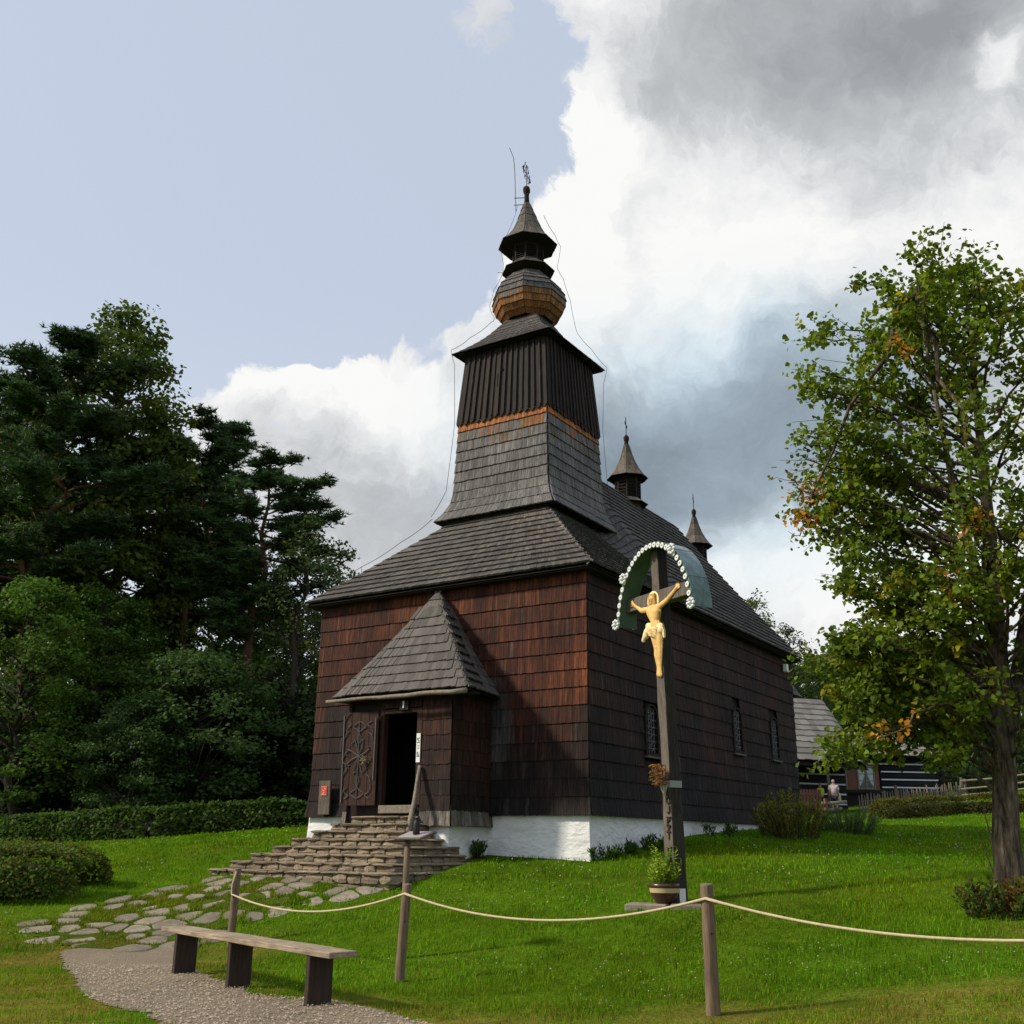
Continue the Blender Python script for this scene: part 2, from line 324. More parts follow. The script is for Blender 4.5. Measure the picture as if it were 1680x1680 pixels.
# ---------------------------------------------------------------- gravel path
def gpts(pp): return [tuple(foot(*p)[:2]) for p in pp]
gravel_poly = gpts([(98, 1562), (150, 1557), (290, 1556), (318, 1592), (345, 1606), (380, 1616), (425, 1634), (500, 1640), (560, 1646), (640, 1664), (730, 1690)])+[(1.2, 8.0), (2.5, 4.0), (2.2, -4), (-2.2, -4), (-2.4, 4), (-2.7, 8.0)]+gpts([(285, 1690), (228, 1664), (178, 1651), (140, 1640), (118, 1600)])
def sheet(poly, step, lift, name, material, jag=.05):
    P = np.array(poly); x0, y0 = P.min(0)-.1; x1, y1 = P.max(0)+.1
    gx = np.arange(x0, x1, step); gy = np.arange(y0, y1, step); X, Y = np.meshgrid(gx, gy)
    Xj = X+jag*vnoise(X, Y, 9, 21); Yj = Y+jag*vnoise(X, Y, 9, 22)
    cx = (Xj[:-1, :-1]+Xj[1:, 1:])/2; cy = (Yj[:-1, :-1]+Yj[1:, 1:])/2; ins = inpoly(cx, cy, poly)
    idx = np.arange(X.size).reshape(X.shape); qd = np.stack([idx[:-1, :-1], idx[:-1, 1:], idx[1:, 1:], idx[1:, :-1]], -1)[ins]
    used, inv = np.unique(qd, return_inverse=True); V = np.stack([X, Y, gz(X, Y)+.012*vnoise(X, Y, 2.2, 3)+lift], -1).reshape(-1, 3)[used]
    return link(name, np_mesh(name, V, inv.ravel(), np.full(len(qd), 4), np.ones((len(qd), 3)), material, True))
m = mat('gravel', base=(.262, .212, .150), rough=1., spec=.05, noise=((55, (1, 1, 1), .55, 1.35), (150, (1, 1, 1), .7, 1.3), (1.2, (1, 1, 1), .85, 1.1)), bump=(90, (1, 1, 1), 1., .02))
gravel = tag(sheet(gravel_poly, .07, .007, 'gravel_path', m), 'beige fine gravel path in front of the bench', 'path', kind='structure')
# loose pebbles on it
N = 9000; py_ = 7.5+nrg.rand(N*3)**1.3*7; px_ = nrg.uniform(-6.2, 1.6, N*3); ok = inpoly(px_, py_, gravel_poly); px_, py_ = px_[ok][:N], py_[ok][:N]; n = len(px_)
s = nrg.uniform(.006, .016, n)*(1+(nrg.rand(n) > .97)*.9); a = nrg.uniform(0, 6.28, n); ca, sa = np.cos(a), np.sin(a)
base = np.array([(1, .2, .1), (-.2, 1, .0), (-1, -.3, .1), (.3, -.9, 0), (.1, 0, .75), (0, 0, -.4)]); B = np.stack([ca[:, None]*base[:, 0]-sa[:, None]*base[:, 1], sa[:, None]*base[:, 0]+ca[:, None]*base[:, 1], np.broadcast_to(base[:, 2], (n, 6))], -1)*s[:, None, None]
V = B+np.stack([px_, py_, gz(px_, py_)+.016], -1)[:, None]
tri = np.array([(0, 1, 4), (1, 2, 4), (2, 3, 4), (3, 0, 4)]); Fs = (tri[None]+(np.arange(n)*6)[:, None, None]).reshape(-1)
c = np.repeat(np.array([.28, .228, .165])*nrg.uniform(.55, 1.5, (n, 1))*nrg.uniform(.95, 1.05, (n, 3)), 4, 0)
tag(link('pebbles', np_mesh('pebbles', V.reshape(-1, 3), Fs, np.full(n*4, 3), c, mat('pebble', attr=True, rough=.9)), gravel), kind='stuff')
# ---------------------------------------------------------------- flagstone path: every stone a piece of its own
flag_px = [(40, 1524), (110, 1500), (190, 1478), (225, 1478), (262, 1462), (330, 1456), (350, 1440), (480, 1441), (600, 1448), (628, 1452), (600, 1468), (520, 1480), (455, 1495), (420, 1512), (372, 1522), (352, 1540), (300, 1552), (285, 1557), (180, 1560), (135, 1556), (70, 1545)]
flag_poly = gpts(flag_px)
m = mat('path_soil', base=(.060, .085, .012), rough=1., spec=0., noise=((4, (1, 1, 1), .6, 1.4), (30, (1, 1, 1), .6, 1.3)), bump=(25, (1, 1, 1), .7, .03))
fpath = tag(sheet(flag_poly, .12, .010, 'flagstone_path', m), 'mossy path of flat irregular flagstones up to the steps', 'path', kind='structure')
def voronoi_cells(poly, size, seed, aniso=(1, 1)):
    g = np.random.RandomState(seed); P = np.array(poly); lo, hi = P.min(0), P.max(0); pts = []; tries = 0
    while tries < 9000:
        p = g.uniform(lo, hi); tries += 1
        if inpoly(np.array([p[0]]), np.array([p[1]]), poly)[0] and all(((p-q)**2/np.array(aniso)**2).sum() > (size*g.uniform(.75, 1.25))**2 for q in pts): pts.append(p)
    cells = []
    for i, p in enumerate(pts):
        cell = [p+np.array([math.cos(t), math.sin(t)])*size*.95 for t in np.linspace(0, 6.283, 11)[:-1]]
        for j, q in enumerate(pts):
            if i == j or ((p-q)**2).sum() > (size*3.4)**2: continue
            mid = (p+q)/2; nrm = (q-p)/np.linalg.norm(q-p); out = []
            for k in range(len(cell)):
                a, b = cell[k], cell[(k+1) % len(cell)]; da, db = (a-mid)@nrm, (b-mid)@nrm
                if da <= 0: out.append(a)
                if da*db < 0: out.append(a+(b-a)*da/(da-db))
            cell = out
            if len(cell) < 3: break
        if len(cell) >= 3: cells.append((p, cell))
    return cells
STONES = []
for p, cell in voronoi_cells(flag_poly, .36, 4):
    k = rng.uniform(.70, .95); cell = [p+(c-p)*k*rng.uniform(.93, 1.05) for c in cell]
    # drop very short edges, round the corners
    cell = [c for i, c in enumerate(cell) if np.linalg.norm(c-cell[i-1]) > .05]
    if len(cell) < 3: continue
    cut = []
    for i in range(len(cell)):
        a, b, c2 = cell[i-1], cell[i], cell[(i+1) % len(cell)]; cut += [b+(a-b)*.16, b+(c2-b)*.16]
    if rng.random() < (.12 if p[0] > -5.2 else .5): continue
    STONES.append(cut); h = rng.uniform(.002, .014); tx, ty = rng.uniform(-.04, .04), rng.uniform(-.04, .04); z0 = gz1(*p)
    g = G(); n = len(cut); gr = [gz1(*c) for c in cut]
    V = [(c[0]-p[0], c[1]-p[1], gr[i]-z0-.06) for i, c in enumerate(cut)]+[(c[0]-p[0], c[1]-p[1], gr[i]-z0+h+tx*(c[0]-p[0])+ty*(c[1]-p[1])) for i, c in enumerate(cut)]
    V += [((c[0]-p[0])*.93, (c[1]-p[1])*.93, gr[i]-z0+h+.012+tx*(c[0]-p[0])+ty*(c[1]-p[1])) for i, c in enumerate(cut)]
    g.add(V, [(i, (i+1) % n, n+(i+1) % n, n+i) for i in range(n)]+[(n+i, n+(i+1) % n, 2*n+(i+1) % n, 2*n+i) for i in range(n)]+[tuple(range(2*n, 3*n))])
    o = g.obj('flagstone', MATS['flagstone'], fpath); o.location = (p[0], p[1], z0)
# ---------------------------------------------------------------- grass blades
church_poly = [chw(a, b) for a, b in ((-.12, -.12), (6.93, -.12), (6.93, 12.5), (-.12, 12.5))]
stair_poly = [chw(a, b) for a, b in ((1.62, 0), (5.9, 0), (5.9, -3.7), (1.62, -3.7))]
def dryness(x, y, inf):
    """0 lush .. 1 worn yellow turf: beside the gravel, left of it and along the front edge"""
    n = len(x); px, py_ = [np.array(v) for v in zip(*gravel_poly)]; dist = np.full(n, 9.)
    for i in range(len(px)):
        a = np.array([px[i-1], py_[i-1]]); b = np.array([px[i], py_[i]]); t = np.clip(((x-a[0])*(b-a)[0]+(y-a[1])*(b-a)[1])/((b-a)@(b-a)+1e-9), 0, 1)
        dist = np.minimum(dist, np.hypot(x-a[0]-t*(b-a)[0], y-a[1]-t*(b-a)[1]))
    dry = np.clip(1.15-dist/.8, 0, 1)*.8; dry = np.maximum(dry, np.clip((-x-2.7)/1.0, 0, 1)*np.clip((17.0-y)/1.8, 0, 1)*.85); dry = np.maximum(dry, np.clip((10.9-y)/.8, 0, 1)*np.clip((x+1.6)/1, 0, 1)*.75)
    dry = np.maximum(dry, np.where(inf, .30, 0)); dry = np.maximum(dry, np.clip(1.2-np.hypot(x-6.6, y-12.3)/1.3, 0, 1)*.7)
    return np.clip(dry*(.72+.55*vnoise(x, y, 3, 8)+.25*vnoise(x, y, 9, 18))+.12*vnoise(x, y, 1.1, 12), 0, 1)
fc_ = np.empty(len(ground.data.polygons)*3, np.float32); ground.data.polygons.foreach_get('center', fc_); fc_ = fc_.reshape(-1, 3); dv_ = np.where((np.abs(fc_[:, 0]) < 30) & (fc_[:, 1] < 60), dryness(fc_[:, 0], fc_[:, 1], np.zeros(len(fc_), bool)), 0)[:, None]
gc_ = np.ones((len(fc_), 4), np.float32); gc_[:, :3] = np.array([.062, .114, .006])*(1-dv_)+np.array([.150, .128, .026])*dv_; ground.data.attributes['col'].data.foreach_set('color', gc_.ravel())
def grass_field(N, seed, y0, y1, hgt, wid, power=.62, box=None):
    g = np.random.RandomState(seed); y = y0+(y1-y0)*g.rand(N)**(1/power); x = g.uniform(-.66, .66, N)*y+g.uniform(-1.5, 1.5, N)
    if box: x = g.uniform(box[0], box[1], N); y = g.uniform(box[2], box[3], N)
    keep = np.ones(N, bool); ing = inpoly(x+.07*vnoise(x, y, 7, 1)+g.normal(0, .05, N), y+.07*vnoise(x, y, 7, 2)+g.normal(0, .05, N), gravel_poly); keep &= ~ing
    keep &= ~inpoly(x, y, church_poly) & ~inpoly(x, y, stair_poly)
    inf = inpoly(x, y, flag_poly)
    if box: keep &= inf
    on = np.zeros(N, bool); ii = np.nonzero(inf)[0]
    for st in STONES:
        ct = np.mean(st, 0); on[ii] |= inpoly(x[ii], y[ii], [ct+(q_-ct)*.86 for q_ in st])
    keep &= ~on; keep &= ~(inf & (g.rand(N) < .05))
    clump = vnoise(x, y, 3.3, 5)+.6*vnoise(x, y, 11, 6); keep &= g.rand(N) < np.clip(.8+.35*clump, .3, 1)
    x, y, inf, clump = x[keep], y[keep], inf[keep], clump[keep]; n = len(x)
    # worn, yellower turf near the gravel and along the front
    dry = dryness(x, y, inf)
    fac = np.clip(y/13, .8, 2.6); h = hgt*g.uniform(.45, 1.25, n)*(1+.35*np.clip(clump, -1, 1))*(1-.45*dry)*np.where(inf, 1.0, 1); w = wid*g.uniform(.7, 1.4, n)*fac
    a = g.uniform(0, 6.283, n); lean = g.uniform(.1, .8, n)*h; la = a+g.uniform(-.6, .6, n)+1.57
    bx, by = np.cos(a)*w, np.sin(a)*w; lx, ly = np.cos(la)*lean, np.sin(la)*lean; z = gz(x, y)+.012*vnoise(x, y, 2.2, 3)-.01
    V = np.empty((n, 5, 3)); V[:, 0] = np.stack([x-bx, y-by, z], 1); V[:, 1] = np.stack([x+bx, y+by, z], 1)
    V[:, 2] = np.stack([x+bx*.8+lx*.35, y+by*.8+ly*.35, z+h*.6], 1); V[:, 3] = np.stack([x-bx*.8+lx*.35, y-by*.8+ly*.35, z+h*.6], 1); V[:, 4] = np.stack([x+lx, y+ly, z+h], 1)
    o = np.arange(n)[:, None]*5; loops = np.concatenate([o+np.array([0, 1, 2, 3]), o+np.array([3, 2, 4])], 1).ravel()
    green = np.array([.104, .208, .006])*g.uniform(.5, 1.5, (n, 1))*np.stack([g.uniform(.8, 1.35, n), np.ones(n), g.uniform(.6, 1.6, n)], 1)*(1+.24*vnoise(x, y, .9, 15)+.20*vnoise(x, y, 3.1, 16))[:, None]*np.stack([1+.22*vnoise(x, y, .7, 17), np.ones(n), np.ones(n)], 1)
    yel = np.array([.200, .175, .026])*g.uniform(.6, 1.3, (n, 1)); pick = g.rand(n) < dry; c = np.where(pick[:, None], yel, green)
    return V.reshape(-1, 3), loops, np.tile([4, 3], n), np.repeat(c, 2, 0), (x, y, dry)
FB = np.array(flag_poly); V, lo_, sz, c, gi = grass_field(60000, 9, 0, 1, .075, .0042, box=(FB[:, 0].min(), FB[:, 0].max(), FB[:, 1].min(), FB[:, 1].max()))
tag(link('joint_grass', np_mesh('joint_grass', V, lo_, sz, c, MATS['grass']), fpath), kind='stuff')
V, lo_, sz, c, gi = grass_field(520000, 3, 6.8, 50, .066, .0040)
tag(link('grass', np_mesh('grass', V, lo_, sz, c, MATS['grass'])), 'short green grass and clover of the lawn', 'grass', kind='stuff')
# broad clover leaves, then white clover heads
def kites(P, Nn, T, L, Wd, fold=.15):
    """leaf-shaped faces: P base, T direction of the tip, Nn face normal"""
    n = len(P); Bn = np.cross(Nn, T); Bn /= np.linalg.norm(Bn, axis=1)[:, None]+1e-9; L = np.broadcast_to(L, n)[:, None]; Wd = np.broadcast_to(Wd, n)[:, None]
    V = np.empty((n, 4, 3)); V[:, 0] = P; V[:, 1] = P+T*L*.42+Bn*Wd+Nn*Wd*fold; V[:, 2] = P+T*L; V[:, 3] = P+T*L*.42-Bn*Wd+Nn*Wd*fold
    o = np.arange(n)[:, None]*4; loops = np.concatenate([o+np.array([0, 1, 2]), o+np.array([0, 2, 3])], 1)[:, [0, 2, 1, 3, 5, 4]].ravel()
    return V.reshape(-1, 3), loops, np.full(n*2, 3)
def unit(v): return v/(np.linalg.norm(v, axis=-1, keepdims=True)+1e-9)
k = nrg.choice(len(gi[0]), 26000, replace=False); k = k[(gi[2][k] < .3)]; x, y = gi[0][k], gi[1][k]; n = len(k)
dens = vnoise(x, y, 1.6, 31) > -.1; x, y = x[dens], y[dens]; n = len(x)
a = nrg.uniform(0, 6.283, n); T = unit(np.stack([np.cos(a), np.sin(a), nrg.uniform(-.1, .6, n)], 1)); Nn = unit(np.stack([nrg.normal(0, .3, n), nrg.normal(0, .3, n), np.ones(n)], 1)); Nn = unit(Nn-(Nn*T).sum(1, keepdims=True)*T)
f = np.clip(y/13, .8, 2.2); V, lo_, sz = kites(np.stack([x, y, gz(x, y)+nrg.uniform(.02, .07, n)], 1), Nn, T, .032*f*nrg.uniform(.7, 1.4, n), .014*f)
c = np.repeat(np.array([.075, .20, .010])*nrg.uniform(.7, 1.5, (n, 1)), 2, 0)
tag(link('clover_leaves', np_mesh('clover_leaves', V, lo_, sz, c, MATS['grass'])), 'low clover leaves scattered through the lawn', 'clover', kind='stuff')
k = nrg.choice(len(gi[0]), 5200, replace=False); x, y = gi[0][k], gi[1][k]; ok = (vnoise(x, y, 1.3, 41) > .15) & (gi[2][k] < .35); x, y = x[ok], y[ok]; n = len(x); z = gz(x, y)+nrg.uniform(.05, .085, n); s = nrg.uniform(.006, .011, n)*np.clip(y/14, .9, 2)
base = np.array([(1, 0, 0), (0, 1, 0), (-1, 0, 0), (0, -1, 0), (0, 0, 1.1), (0, 0, -.8)]); V = base[None]*s[:, None, None]+np.stack([x, y, z], 1)[:, None]
tri = np.array([(0, 1, 4), (1, 2, 4), (2, 3, 4), (3, 0, 4), (1, 0, 5), (2, 1, 5), (3, 2, 5), (0, 3, 5)]); Fs = (tri[None]+(np.arange(n)*6)[:, None, None]).ravel()
tag(link('clover_flowers', np_mesh('clover_flowers', V.reshape(-1, 3), Fs, np.full(n*8, 3), np.repeat(np.array([[.55, .55, .45]])*nrg.uniform(.6, 1.1, (n, 1)), 8, 0), MATS['petal'])), 'tiny white clover flowers in the lawn', 'flowers', kind='stuff')
# ================================================================ the wooden church (local x to the right along the front, y inwards)
CW, CL, ZP, ZE = 6.81, 12.44, 2.087, 6.777
church = empty('wooden_church', (CO[0], CO[1], 0), -AZ, 'dark shingled wooden church with onion-topped tower on a whitewashed base', 'church')
srng = random.Random(77)
def lerp(a, b, t): return a+(b-a)*t
def shingle_corners(P, rows, wid, over=1.35, jit=.012, r0=0, r1=None):
    """yield the four plan corners, the outward normal and (s, t) of each shingle on a surface P(s, t)"""
    r1 = rows if r1 is None else r1
    for r in range(r0, r1):
        t0 = r/rows; t1 = min((r+over)/rows, 1.0)
        width = (Vector(P(1, t0+1e-4))-Vector(P(0, t0+1e-4))).length
        n = max(1, round(width/wid)); cuts = [0.]
        for k in range(1, n): cuts.append((k+srng.uniform(-.22, .22))/n)
        cuts.append(1.)
        for k in range(n):
            s0, s1 = cuts[k], cuts[k+1]; g = .004/max(width, .05)*.5
            a = Vector(P(s0+g, t0)); b = Vector(P(s1-g, t0)); c = Vector(P(s1-g, t1)); d = Vector(P(s0+g, t1))
            nr = (b-a).cross((c+d)/2-(a+b)/2)
            if nr.length < 1e-6: continue
            nr.normalize(); dn = ((a+b)-(c+d)).normalized()*srng.uniform(-jit, jit)*1.0
            yield a+dn, b+dn, c, d, nr, (s0+s1)/2, (r+.5)/rows
def add_shingle(g, a, b, c, d, n, th, col, lift=1.7):
    lo = th*lift*srng.uniform(.96, 1.10); hi = .002
    V = [a+n*(lo-th), b+n*(lo-th), c+n*hi, d+n*hi, a+n*lo, b+n*lo, c+n*(hi+th*.6), d+n*(hi+th*.6)]
    g.add(V, ((4, 5, 6, 7), (0, 4, 7, 3), (5, 1, 2, 6), (0, 1, 5, 4)), col)
def clad(name, parent, surfs, rows, wid, th, colfn, matname, over=1.35, jit=.012):
    g = G()
    for P in surfs:
        for a, b, c, d, n, s, t in shingle_corners(P, rows, wid, over, jit): add_shingle(g, a, b, c, d, n, th, colfn((a+b+c+d)/4, s, t))
    o = g.obj(name, MATS[matname], parent); o['kind'] = 'stuff'; return o
def quad(p00, p10, p11, p01):
    p00, p10, p11, p01 = map(Vector, (p00, p10, p11, p01))
    return lambda s, t: lerp(lerp(p00, p10, s), lerp(p01, p11, s), t)
def n3(p, s, seed=0): return float(vnoise(np.array([p.x+p.y*.7]), np.array([p.z*1.0+p.y*.3]), s, seed)[0])
def mixc(a, b, t): t = max(0, min(1, t)); return tuple(x+(y-x)*t for x, y in zip(a, b))
RED = (.046, .0130, .0066); ORANGE = (.17, .050, .014); BLACK = (.011, .0085, .0075); GREY = (.060, .056, .053); BROWN = (.020, .0098, .0076)
def wallcol(strength):
    def f(p, s, t):
        h = (p.z-ZP)/(ZE-ZP); w = h+.20*n3(p, 1.1, 3)+.10*n3(p, 3.4, 4)
        c = mixc(BLACK, BROWN, (w-.02)/.28); c = mixc(c, RED, (w-.30)/.30*strength)
        og = n3(p, 1.6, 21)+.5*n3(p, 5, 22)
        if w > .36: c = mixc(c, ORANGE, strength*max(0, min(.62, .45*og))*srng.uniform(.3, 1.3)+(.25*strength if srng.random() < .10 else 0))
        if srng.random() < .035: c = mixc(c, GREY, .35)
        gx = (p.x+2.05)/.42; gy = (p.z-3.85)/.95
        if strength > .9 and p.y < 1: c = mixc(c, GREY, 1.15-gx*gx-gy*gy+.3*n3(p, 4, 8))
        k = srng.uniform(.74, 1.28); return tuple(v*k for v in c)
    return f
def roofcol(base, dark=.0):
    def f(p, s, t):
        k = srng.uniform(.70, 1.30)*(1+.18*n3(p, .9, 13)); c = base
        if srng.random() < .05: c = mixc(c, (.13, .105, .075), .6)
        return tuple(v*k for v in c)
    return f
# ---- whitewashed stone plinth
g = G(); NS = 60
def rough_wall(g, p0, p1, z0a, z0b, z1, out, seed, nz=10, step=.12, amp=.022):
    p0, p1 = Vector(p0), Vector(p1); n = max(2, int((p1-p0).length/step)); V = []
    for i in range(n+1):
        s = i/n; q = p0.lerp(p1, s); zb = z0a+(z0b-z0a)*s
        for k in range(nz+1):
            t = k/nz; z = zb+(z1-zb)*t; e = amp*(vnoise(np.array([s*(p1-p0).length*1.7]), np.array([z*4.2]), 2.6, seed)[0]) + amp*.5*(vnoise(np.array([s*(p1-p0).length*4]), np.array([z*9]), 3, seed+1)[0])
            e *= min(1, i*.6, (n-i)*.6); q2 = q+(p1-p0).normalized()*((1-t)*.05*((i == n)-(i == 0))); V.append(q2+Vector(out)*(e+(1-t)*.05)+Vector((0, 0, z-q.z)))
    F = [(i*(nz+1)+k, (i+1)*(nz+1)+k, (i+1)*(nz+1)+k+1, i*(nz+1)+k+1) for i in range(n) for k in range(nz)]
    g.add(V, F)
rough_wall(g, (-CW-.02, -.03, 0), (.03, -.03, 0), 1.30, .95, ZP+.05, (0, -1, 0), 3)
rough_wall(g, (.03, -.03, 0), (.03, CL, 0), .95, 1.7, ZP+.05, (1, 0, 0), 7)
rough_wall(g, (-CW-.02, CL, 0), (-CW-.02, -.03, 0), 1.7, 1.30, ZP+.05, (-1, 0, 0), 9, 6, .4)
g.obj('plinth', MATS['whitewash'], church, True)
# ---- walls: a dark log core with a coat of upright shingles; the lowest rows flare out a little
wall = G(); wall.box((-CW+.02, .02, ZP-.02), (-.02, CL-.02, ZE+.35)); wall = wall.obj('wall', MATS['core_dark'], church)
def splay(t): return .075*max(0, 1-t/.14)**1.5
WIN = [(2.72, 3.33, 4.38), (7.76, 3.75, 4.86), (10.55, 3.78, 4.90)]; WW = .30
def front(s, t): z = lerp(ZP-.02, ZE+.02, t); e = splay(t); return (-CW-e-.02+s*(CW+2*e+.07), -.02-e, z)
def side(s, t): z = lerp(ZP-.02, ZE+.02, t); e = splay(t); return (.02+e, -e-.03+s*(CL+e+.03), z)
def back_l(s, t): z = lerp(ZP-.02, ZE+.02, t); e = splay(t); return (-CW-.02-e, CL-s*(CL+e), z)
clad('front_shingles', wall, [front], 14, .056, .028, wallcol(1.0), 'shingle_wall', 1.35, .005)
g = G()
for a, b, c, d, n, s, t in shingle_corners(side, 14, .060, 1.35, .005):
    m = (a+b+c+d)/4
    if any(abs(m.y-y) < WW+.06 and z0-.1 < m.z < z1+.22-(abs(m.y-y)/WW)**2*.12 for y, z0, z1 in WIN): continue
    add_shingle(g, a, b, c, d, n, .030, wallcol(.16)(m, s, t))
tag(g.obj('side_shingles', MATS['shingle_wall'], wall), kind='stuff')
clad('rear_shingles', wall, [back_l, lambda s, t: (-s*CW, CL+.02, lerp(ZP, ZE, t))], 16, .16, .020, wallcol(.6), 'shingle_wall')
# ---- arched windows with iron lattices
for y, z0, z1 in WIN:
    w = empty('window', (0.02, y, z0)); w.parent = church; H = z1-z0
    arch = [(-WW, 0), (WW, 0)]+[(WW*math.cos(t), H-WW*.9+WW*.9*math.sin(t)) for t in np.linspace(0, math.pi, 9)]
    g = G(); n = len(arch)
    g.add([(.0, p, q) for p, q in arch], [tuple(range(n))]); g.obj('pane', MATS['glass_dark'], w)
    g = G(); inn = [(p*.86, .05+q*.93) for p, q in arch]
    V = [(.07, p*1.1, -.03+q*1.04) for p, q in arch]+[(.07, p, q) for p, q in inn]+[(.0, p*1.1, -.03+q*1.04) for p, q in arch]+[(.005, p, q) for p, q in inn]
    g.add(V, [f for i in range(n) for j in [(i+1) % n] for f in ((i, j, n+j, n+i), (2*n+j, 2*n+i, i, j), (n+i, n+j, 3*n+j, 3*n+i))]); g.obj('frame', MATS['core_dark'], w)
    g = G(); g.box((.0, -WW*1.2, -.06), (.11, WW*1.2, -.02)); g.obj('sill', MATS['timber_grey'], w)
    g = G()
    for k in range(-1, 2): g.tube([(.035, k*.13, .03), (.035, k*.13, H-.08)], .008, 5)
    for k in range(1, 7): g.tube([(.035, -WW*.85, k*H/7.2), (.035, WW*.85, k*H/7.2)], .007, 5)
    for k in range(6):
        zc = .1+k*H/7; g.tube([(.04, .1*math.cos(t), zc+.07+.07*math.sin(t)) for t in np.linspace(0, 6.0, 9)], .006, 4)
    g.obj('lattice', MATS['iron_pale'], w)
# ---- main roof: lower front hip around the tower, steeper nave behind it
OV = .30; ZR = 11.40; RX = -CW/2
def slope_at(b):
    t = max(0, min(1, (b-4.1)/1.5)); t = t*t*(3-2*t); return lerp(.93, (ZR-ZE)/(CW/2+OV), t)
def sideroof(sgn):
    def P(s, t):
        # s along the eave from front to back, t from eave to top; the front end is cut by the hip, the rear by the steep end hip
        run = t*(CW/2+OV); b0 = -OV+min(run, 2.4)*1.0; b1 = CL+OV-.12*run; b = lerp(b0, b1, s)
        sag = -.10*math.sin(math.pi*t); z = ZE+run*slope_at(b)+sag*(.5 if b < 4 else 1)-.03
        x = OV-run; return (x if sgn > 0 else -CW-x, b, z)
    return P
def frontroof(s, t):
    run = t*2.55; e = run; z = ZE+run*.93-.05*math.sin(math.pi*t)-.03; return (lerp(-CW-OV+e, OV-e, s), -OV+run, z)
def endroof(s, t):
    run = t*(CW/2+OV); z = ZE+run*slope_at(CL)-.10*math.sin(math.pi*t)-.03; return (lerp(OV-run, -CW-OV+run, s), CL+OV-.12*run, z)
roof = G()
for P, ns, nt_ in ((sideroof(1), 24, 8), (sideroof(-1), 24, 8), (frontroof, 2, 6), (endroof, 2, 6)):
    V = [tuple(Vector(P(i/ns, k/nt_))-Vector((0, 0, .035))) for k in range(nt_+1) for i in range(ns+1)]
    roof.add(V, [(k*(ns+1)+i, k*(ns+1)+i+1, (k+1)*(ns+1)+i+1, (k+1)*(ns+1)+i) for k in range(nt_) for i in range(ns)])
roof.box((-CW-OV+.05, -OV+.05, ZE-.10), (OV-.05, CL+OV-.05, ZE-.06))
roof = roof.obj('roof', MATS['core_dark'], church)
RC = roofcol((.084, .075, .066))
clad('front_roof_shingles', roof, [frontroof], 14, .085, .046, RC, 'shingle_roof', 1.4, .007)
clad('nave_roof_shingles', roof, [sideroof(1)], 25, .09, .046, roofcol((.066, .061, .057)), 'shingle_roof', 1.4, .007)
clad('far_roof_shingles', roof, [lambda s, t: sideroof(-1)(1-s, t), endroof], 27, .2, .022, RC, 'shingle_roof', 1.4, .02)
g = G()                                                     # ridge boards and the two front hips capped with short shingles
for sg in (1, -1):
    for k in range(17):
        r0 = k*.15; p = Vector((OV-r0, -OV+r0, ZE+r0*.93-.02)); q = Vector((OV-r0-.2, -OV+r0+.2, ZE+(r0+.2)*.93-.02))
        if sg < 0: p.x = -CW-p.x; q.x = -CW-q.x
        dr = (q-p); sd = Vector((sg, 1, 0)).normalized()*.085; up = Vector((0, 0, .03))
        for s2 in (-1, 1):
            a = p+up*1.3; b = p+sd*s2-Vector((0, 0, .045)); c = q+sd*s2-Vector((0, 0, .045)); d = q+up*.4
            col = RC(p, 0, 0); col = tuple(v*1.25 for v in col)
            vs = [a, b, c, d]; g.add(vs if s2*sg > 0 else vs[::-1], [(0, 1, 2, 3)], col)
for k in range(40):
    y0 = 5.2+k*.175
    if y0 > 12.1: break
    for s2 in (-1, 1): g.add([(RX, y0, ZR-.02), (RX+s2*.12, y0, ZR-.15), (RX+s2*.12, y0+.19, ZR-.16), (RX, y0+.19, ZR-.03)], [(0, 1, 2, 3)], RC(Vector((0, y0, ZR)), 0, 0))
g.obj('ridge_caps', MATS['shingle_roof'], roof)['kind'] = 'stuff'
# ---- chancel behind the nave
ch = G(); x0, x1, y0, y1 = -5.3, -1.5, CL+.02, CL+4.6
ch.box((x0, y0, 1.2), (x1, y1, 6.4)); ch = ch.obj('chancel', MATS['core_dark'], church)
g = G(); g.add([(x0-.3, CL+.1, 6.3), (x1+.3, CL+.1, 6.3), (x1+.3, y1+.3, 6.3), (x0-.3, y1+.3, 6.3), (RX, CL+.1, 10.05), (RX, y1-1.4, 10.05)], [(0, 1, 2, 3), (1, 2, 5, 4), (0, 4, 5, 3), (2, 3, 5)], (.1, .09, .08)); cr = g.obj('chancel_roof', MATS['shingle_roof'], church)
clad('chancel_shingles', cr, [quad((x1+.3, CL+.1, 6.3), (x1+.3, y1+.3, 6.3), (RX, y1-1.4, 10.05), (RX, CL+.1, 10.05))], 18, .2, .022, RC, 'shingle_roof')
# ---- tower
TX, TY = RX, 3.45
tower = empty('tower', (0, 0, 0)); tower.parent = church
ZF, ZT = 8.93, 11.60                                         # flared foot, top of the shingled skirt
def tw_half(z):                                              # half width of the skirt at height z (flared foot)
    t = (z-ZF)/(ZT-ZF); return 1.265+.10*(1-t)+.30*max(0, 1-t/.28)**1.8
def skirt(k):
    def P(s, t):
        z = lerp(ZF, ZT, t); h = tw_half(z); u = lerp(-h, h, s)
        return ((TX+u, TY-h, z), (TX+h, TY+u, z), (TX-u, TY+h, z), (TX-h, TY-u, z))[k]
    return P
g = G(); g.lathe([((tw_half(z)-.035)*math.sqrt(2), z) for z in np.linspace(ZF+.05, ZT, 14)], 4, (TX, TY), math.pi/4)
g.lathe([(1.60*math.sqrt(2), ZF+.06), (.5, ZF+.08)], 4, (TX, TY), math.pi/4)
